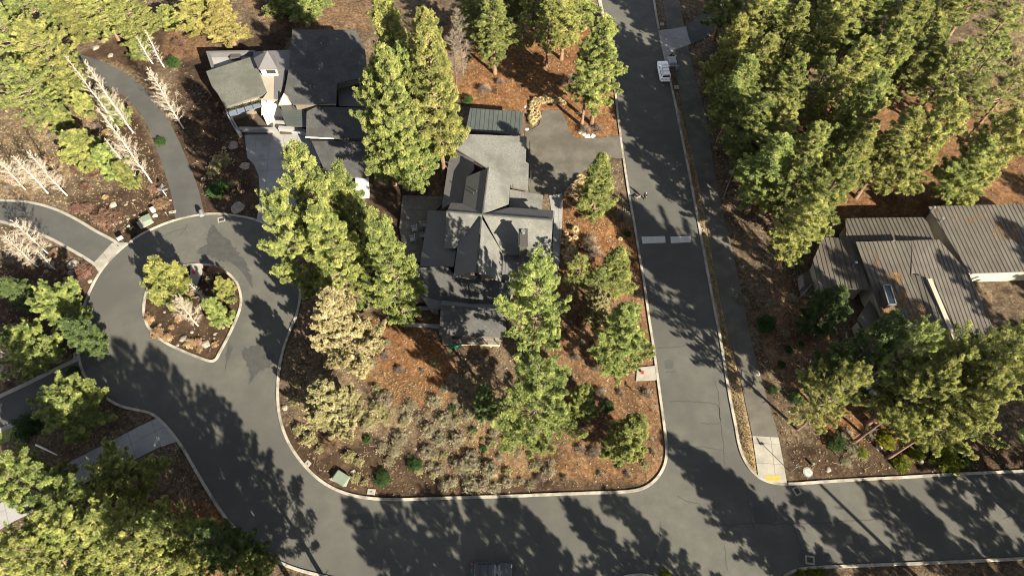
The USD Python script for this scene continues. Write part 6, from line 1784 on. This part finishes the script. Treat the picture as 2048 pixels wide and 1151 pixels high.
for px, py, rz, lb in ((829, 458, -80, 'upper pale slatted chair on the patio left of the centre house'), (825, 478, -80, 'lower pale slatted chair on the patio left of the centre house'), (847, 450, 100, 'pale slatted chair tucked against the patio wall of the centre house')):
    p = P(px, py, 1.0)
    garden_chair((p[0], p[1], .606), rz, lb, 'chair_grey', 1.15)
p = P(845, 470, .9)
t = thing('fire_bowl', 'round fire bowl between the patio chairs', 'fire bowl', (p[0], p[1], .606))
obj('bowl', lathe([(.3, 0), (.46, .36), (.50, .40), (.44, .40), (.34, .16), (.001, .12)], 22), 'grey_box', t, 40)
obj('rim', lathe([(.44, .405), (.52, .405), (.52, .44), (.44, .44), (.44, .405)], 22), 'grey_paint', t)
for px, py, lb in ((905, 698, 'green garden chair below the deck, left of the brighter one'), (916, 695, 'bright green garden chair below the deck of the centre house')):
    x, y, z = at(px, py)
    garden_chair((x, y, z), 190, lb, 'chair_green', .95)


# ------------------------------------------------------------------ person with a dog on the road
def flesh(bones, edge_=.05, it=6):
    """One continuous body: hulls of spheres along the bones, refined and smoothed."""
    tot = None
    for (a, ra), (b, rb) in bones:
        h = m3.Manifold.batch_hull([m3.Manifold.sphere(ra, 14).translate(list(map(float, a))), m3.Manifold.sphere(rb, 14).translate(list(map(float, b)))])
        tot = h if tot is None else tot + h
    tot = tot.refine_to_length(edge_)
    me = tot.to_mesh()
    tm = trimesh.Trimesh(me.vert_properties[:, :3], me.tri_verts)
    trimesh.smoothing.filter_taubin(tm, iterations=it)
    return np.array(tm.vertices), np.array(tm.faces)


p = P(1289, 398)
t = thing('person', 'person in black clothes and a pale cap walking a tan dog on the main road', 'person', (p[0], p[1], 0), 150)
J = dict(head=(0, .02, 1.60), chin=(0, .06, 1.52), neck=(0, 0, 1.45), chest=(0, 0, 1.28), belly=(0, .01, 1.05), hip=(0, 0, .92))
bones = [((J['head'], .098), (J['chin'], .062)), ((J['chin'], .055), (J['neck'], .055)), ((J['neck'], .06), (J['chest'], .15))]
for s in (-1, 1):
    sh, elb, wr = (s * .19, 0, 1.38), (s * .25, -.04 if s < 0 else .06, 1.10), (s * .24, .06 if s < 0 else .22, .90)
    bones += [((J['neck'], .06), (sh, .065)), ((sh, .06), (elb, .045)), ((elb, .045), (wr, .03)), ((wr, .03), ((wr[0], wr[1] + .02, wr[2] - .07), .032))]
    for k in range(4):
        fx = wr[0] + (k - 1.5) * .018
        bones += [(((fx, wr[1] + .02, wr[2] - .08), .010), ((fx, wr[1] + .05, wr[2] - .13), .009)), (((fx, wr[1] + .05, wr[2] - .13), .009), ((fx, wr[1] + .04, wr[2] - .165 + .01 * abs(k - 1)), .008))]
    bones += [(((wr[0] - s * .03, wr[1] + .03, wr[2] - .03), .011), ((wr[0] - s * .05, wr[1] + .07, wr[2] - .07), .009))]
    hp, kn, an = (s * .10, 0, .90), (s * .11, .10 if s < 0 else -.02, .50), (s * .11, .12 if s < 0 else -.22, .09 if s < 0 else .14)
    bones += [((hp, .10), (kn, .062)), ((kn, .06), (an, .042)), ((an, .045), ((an[0], an[1] + .15, .045 if s < 0 else .07), .036))]
bones += [((J['chest'], .15), (J['belly'], .135)), ((J['belly'], .135), (J['hip'], .145)), (((-.1, 0, 1.3), .10), ((.1, 0, 1.3), .10)), (((0, .10, 1.585), .02), ((0, .118, 1.57), .016))]
bv, bf = flesh(bones, .03, 5)
body = obj('body', (bv, bf), 'skin', t, True)
cb = [((J['neck'], .075), (J['chest'], .175)), ((J['chest'], .175), (J['belly'], .165)), ((J['belly'], .165), (J['hip'], .17)), (((-.1, 0, 1.3), .13), ((.1, 0, 1.3), .13))]
for s in (-1, 1):
    sh, elb, wr = (s * .19, 0, 1.38), (s * .25, -.04 if s < 0 else .06, 1.10), (s * .24, .06 if s < 0 else .22, .90)
    cb += [((J['neck'], .075), (sh, .085)), ((sh, .085), (elb, .066)), ((elb, .066), (wr, .05))]
obj('jacket', flesh(cb, .05, 5), 'black_cloth', body, True)
tb_ = [((J['hip'], .165), ((0, 0, .86), .15))]
for s in (-1, 1):
    hp, kn, an = (s * .10, 0, .90), (s * .11, .10 if s < 0 else -.02, .50), (s * .11, .12 if s < 0 else -.22, .10 if s < 0 else .15)
    tb_ += [((hp, .12), (kn, .08)), ((kn, .08), (an, .062))]
obj('trousers', flesh(tb_, .05, 5), 'black_cloth', body, True)
for s in (-1, 1):
    an = (s * .11, .12 if s < 0 else -.22, .06 if s < 0 else .11)
    obj('shoe', flesh([((an, .055), ((an[0], an[1] + .15, an[2] - .012), .045))], .03, 3), 'black_plastic', body, True)
obj('cap', flesh([(((0, .0, 1.655), .098), ((0, .015, 1.665), .092)), (((0, .08, 1.635), .05), ((0, .17, 1.625), .03))], .03, 3), 'grey_paint', body, True)
p2 = P(1276, 398)
t = thing('dog', 'slim tan dog walking on the road beside the person in black', 'dog', (p2[0], p2[1], 0), 215 - 90)
db = [(((0, .30, .56), .125), ((0, .05, .55), .115)), (((0, .05, .55), .115), ((0, -.28, .57), .105)), (((0, .32, .58), .10), ((0, .50, .74), .07)), (((0, .50, .74), .075), ((0, .56, .80), .078)), (((0, .56, .80), .075), ((0, .70, .77), .042)), (((0, .70, .77), .042), ((0, .76, .755), .034)),
      (((0, -.34, .60), .035), ((0, -.55, .66), .025)), (((0, -.55, .66), .025), ((0, -.70, .78), .014))]
for s in (-1, 1):
    db += [(((s * .075, .30, .52), .07), ((s * .08, .30 + s * .05, .28), .036)), (((s * .08, .30 + s * .05, .28), .036), ((s * .08, .30 + s * .10, .05), .026)), (((s * .08, .30 + s * .10, .05), .03), ((s * .08, .35 + s * .10, .03), .028)),
           (((s * .075, -.28, .52), .085), ((s * .08, -.20 - s * .05, .36), .052)), (((s * .08, -.20 - s * .05, .36), .05), ((s * .08, -.36 - s * .05, .22), .03)), (((s * .08, -.36 - s * .05, .22), .03), ((s * .08, -.33 - s * .05, .05), .025)), (((s * .08, -.33 - s * .05, .05), .028), ((s * .08, -.27 - s * .05, .03), .027)),
           (((s * .05, .53, .86), .028), ((s * .08, .50, .93), .012))]
dogm = obj('body', flesh(db, .03, 5), 'tan_fur', t, True)
obj('collar', (lambda q: (q[0] + np.array([0, .43, .68]), q[1]))(lathe([(.085, -.02), (.095, -.02), (.095, .02), (.085, .02), (.085, -.02)], 14)), 'lamp_red', t)
hw = np.array([p[0], p[1], 0]) - np.array([p2[0], p2[1], 0])
ld = thing('leash', 'thin leash between the person in black and the tan dog', 'leash', (0, 0, 0))
a = np.array([p[0] - .18, p[1] + .02, .85])
b = np.array([p2[0] - .30, p2[1] - .20, .70])
obj('cord', tube([a, (a + b) / 2 - [0, 0, .25], b], .010, 5), 'black_plastic', ld)

# fallen birch limbs and dead wood
for pts, r_, lb in (([(75, 890), (100, 902), (117, 910)], .14, 'fallen white birch limb near the left loose pine'), ([(270, 943), (290, 950), (300, 957)], .07, 'fallen pale branch in the shaded litter by the curved kerb'),
                    ([(300, 907), (315, 913), (322, 925)], .06, 'fallen branch below the concrete driveway'), ([(1447, 398), (1455, 372), (1465, 350)], .10, 'dead stump with broken limb under the forest edge'), ([(1625, 672), (1632, 668), (1640, 660)], .10, 'pale fallen log beside the dark green pine'), ([(145, 1030), (160, 1035), (178, 1038)], .09, 'fallen pale limb under the bottom left pines')):
    c = [np.array([*P(*q)[:2], 0]) for q in pts]
    for q in c:
        q[2] = gz(q[0], q[1]) + r_ * .8
    t = thing('fallen_branch', lb, 'branch', (0, 0, 0))
    obj('limb', tube(c, [r_, r_ * .85, r_ * .5], 7), 'birch_bark' if 'white' in lb or 'pale' in lb else 'pine_limb', t, True)
    m_ = c[1]
    rr = np.random.default_rng(int(m_[0] * 100) % 9999)
    for u in (.3, .5, .7, .9):
        q = c[0] + (c[2] - c[0]) * u
        obj('twig', tube([q, q + np.r_[rr.normal(0, .7, 2), .15]], [r_ * .35, .012], 4), 'pine_limb', t)

# small lawn and the green corner
for pts in ([(72, 165), (100, 158), (112, 180), (100, 195), (72, 197)], [(-20, 858), (30, 845), (42, 868), (10, 885), (-20, 890)], [(2034, 862), (2060, 855), (2060, 890), (2042, 886)]):
    g = Polygon(P2(spline(pts, 5, True))).buffer(0).difference(paved_all)
    v, f = tri2d(max(polys(g), key=lambda q: q.area).segmentize(.8))
    zz = ground_h(v[:, 0], v[:, 1]) + .05
    struct('lawn', (np.c_[v, zz], f), 'lawn_green')
# planting in the garden bed at the foot of the kerb
low('yellow_shrub', 'kerb_shrub', 'shrub', [(1330, 1150, 12), (1620, 1143, 10), (1640, 1146, 10), (1600, 1147, 10)], ['straw bush at the bottom kerb left of the road mouth', 'ochre ground shrub below the lower storm drain', 'ochre ground shrub right of the one below the drain', 'ochre ground shrub left of the one below the drain'], None, 10)
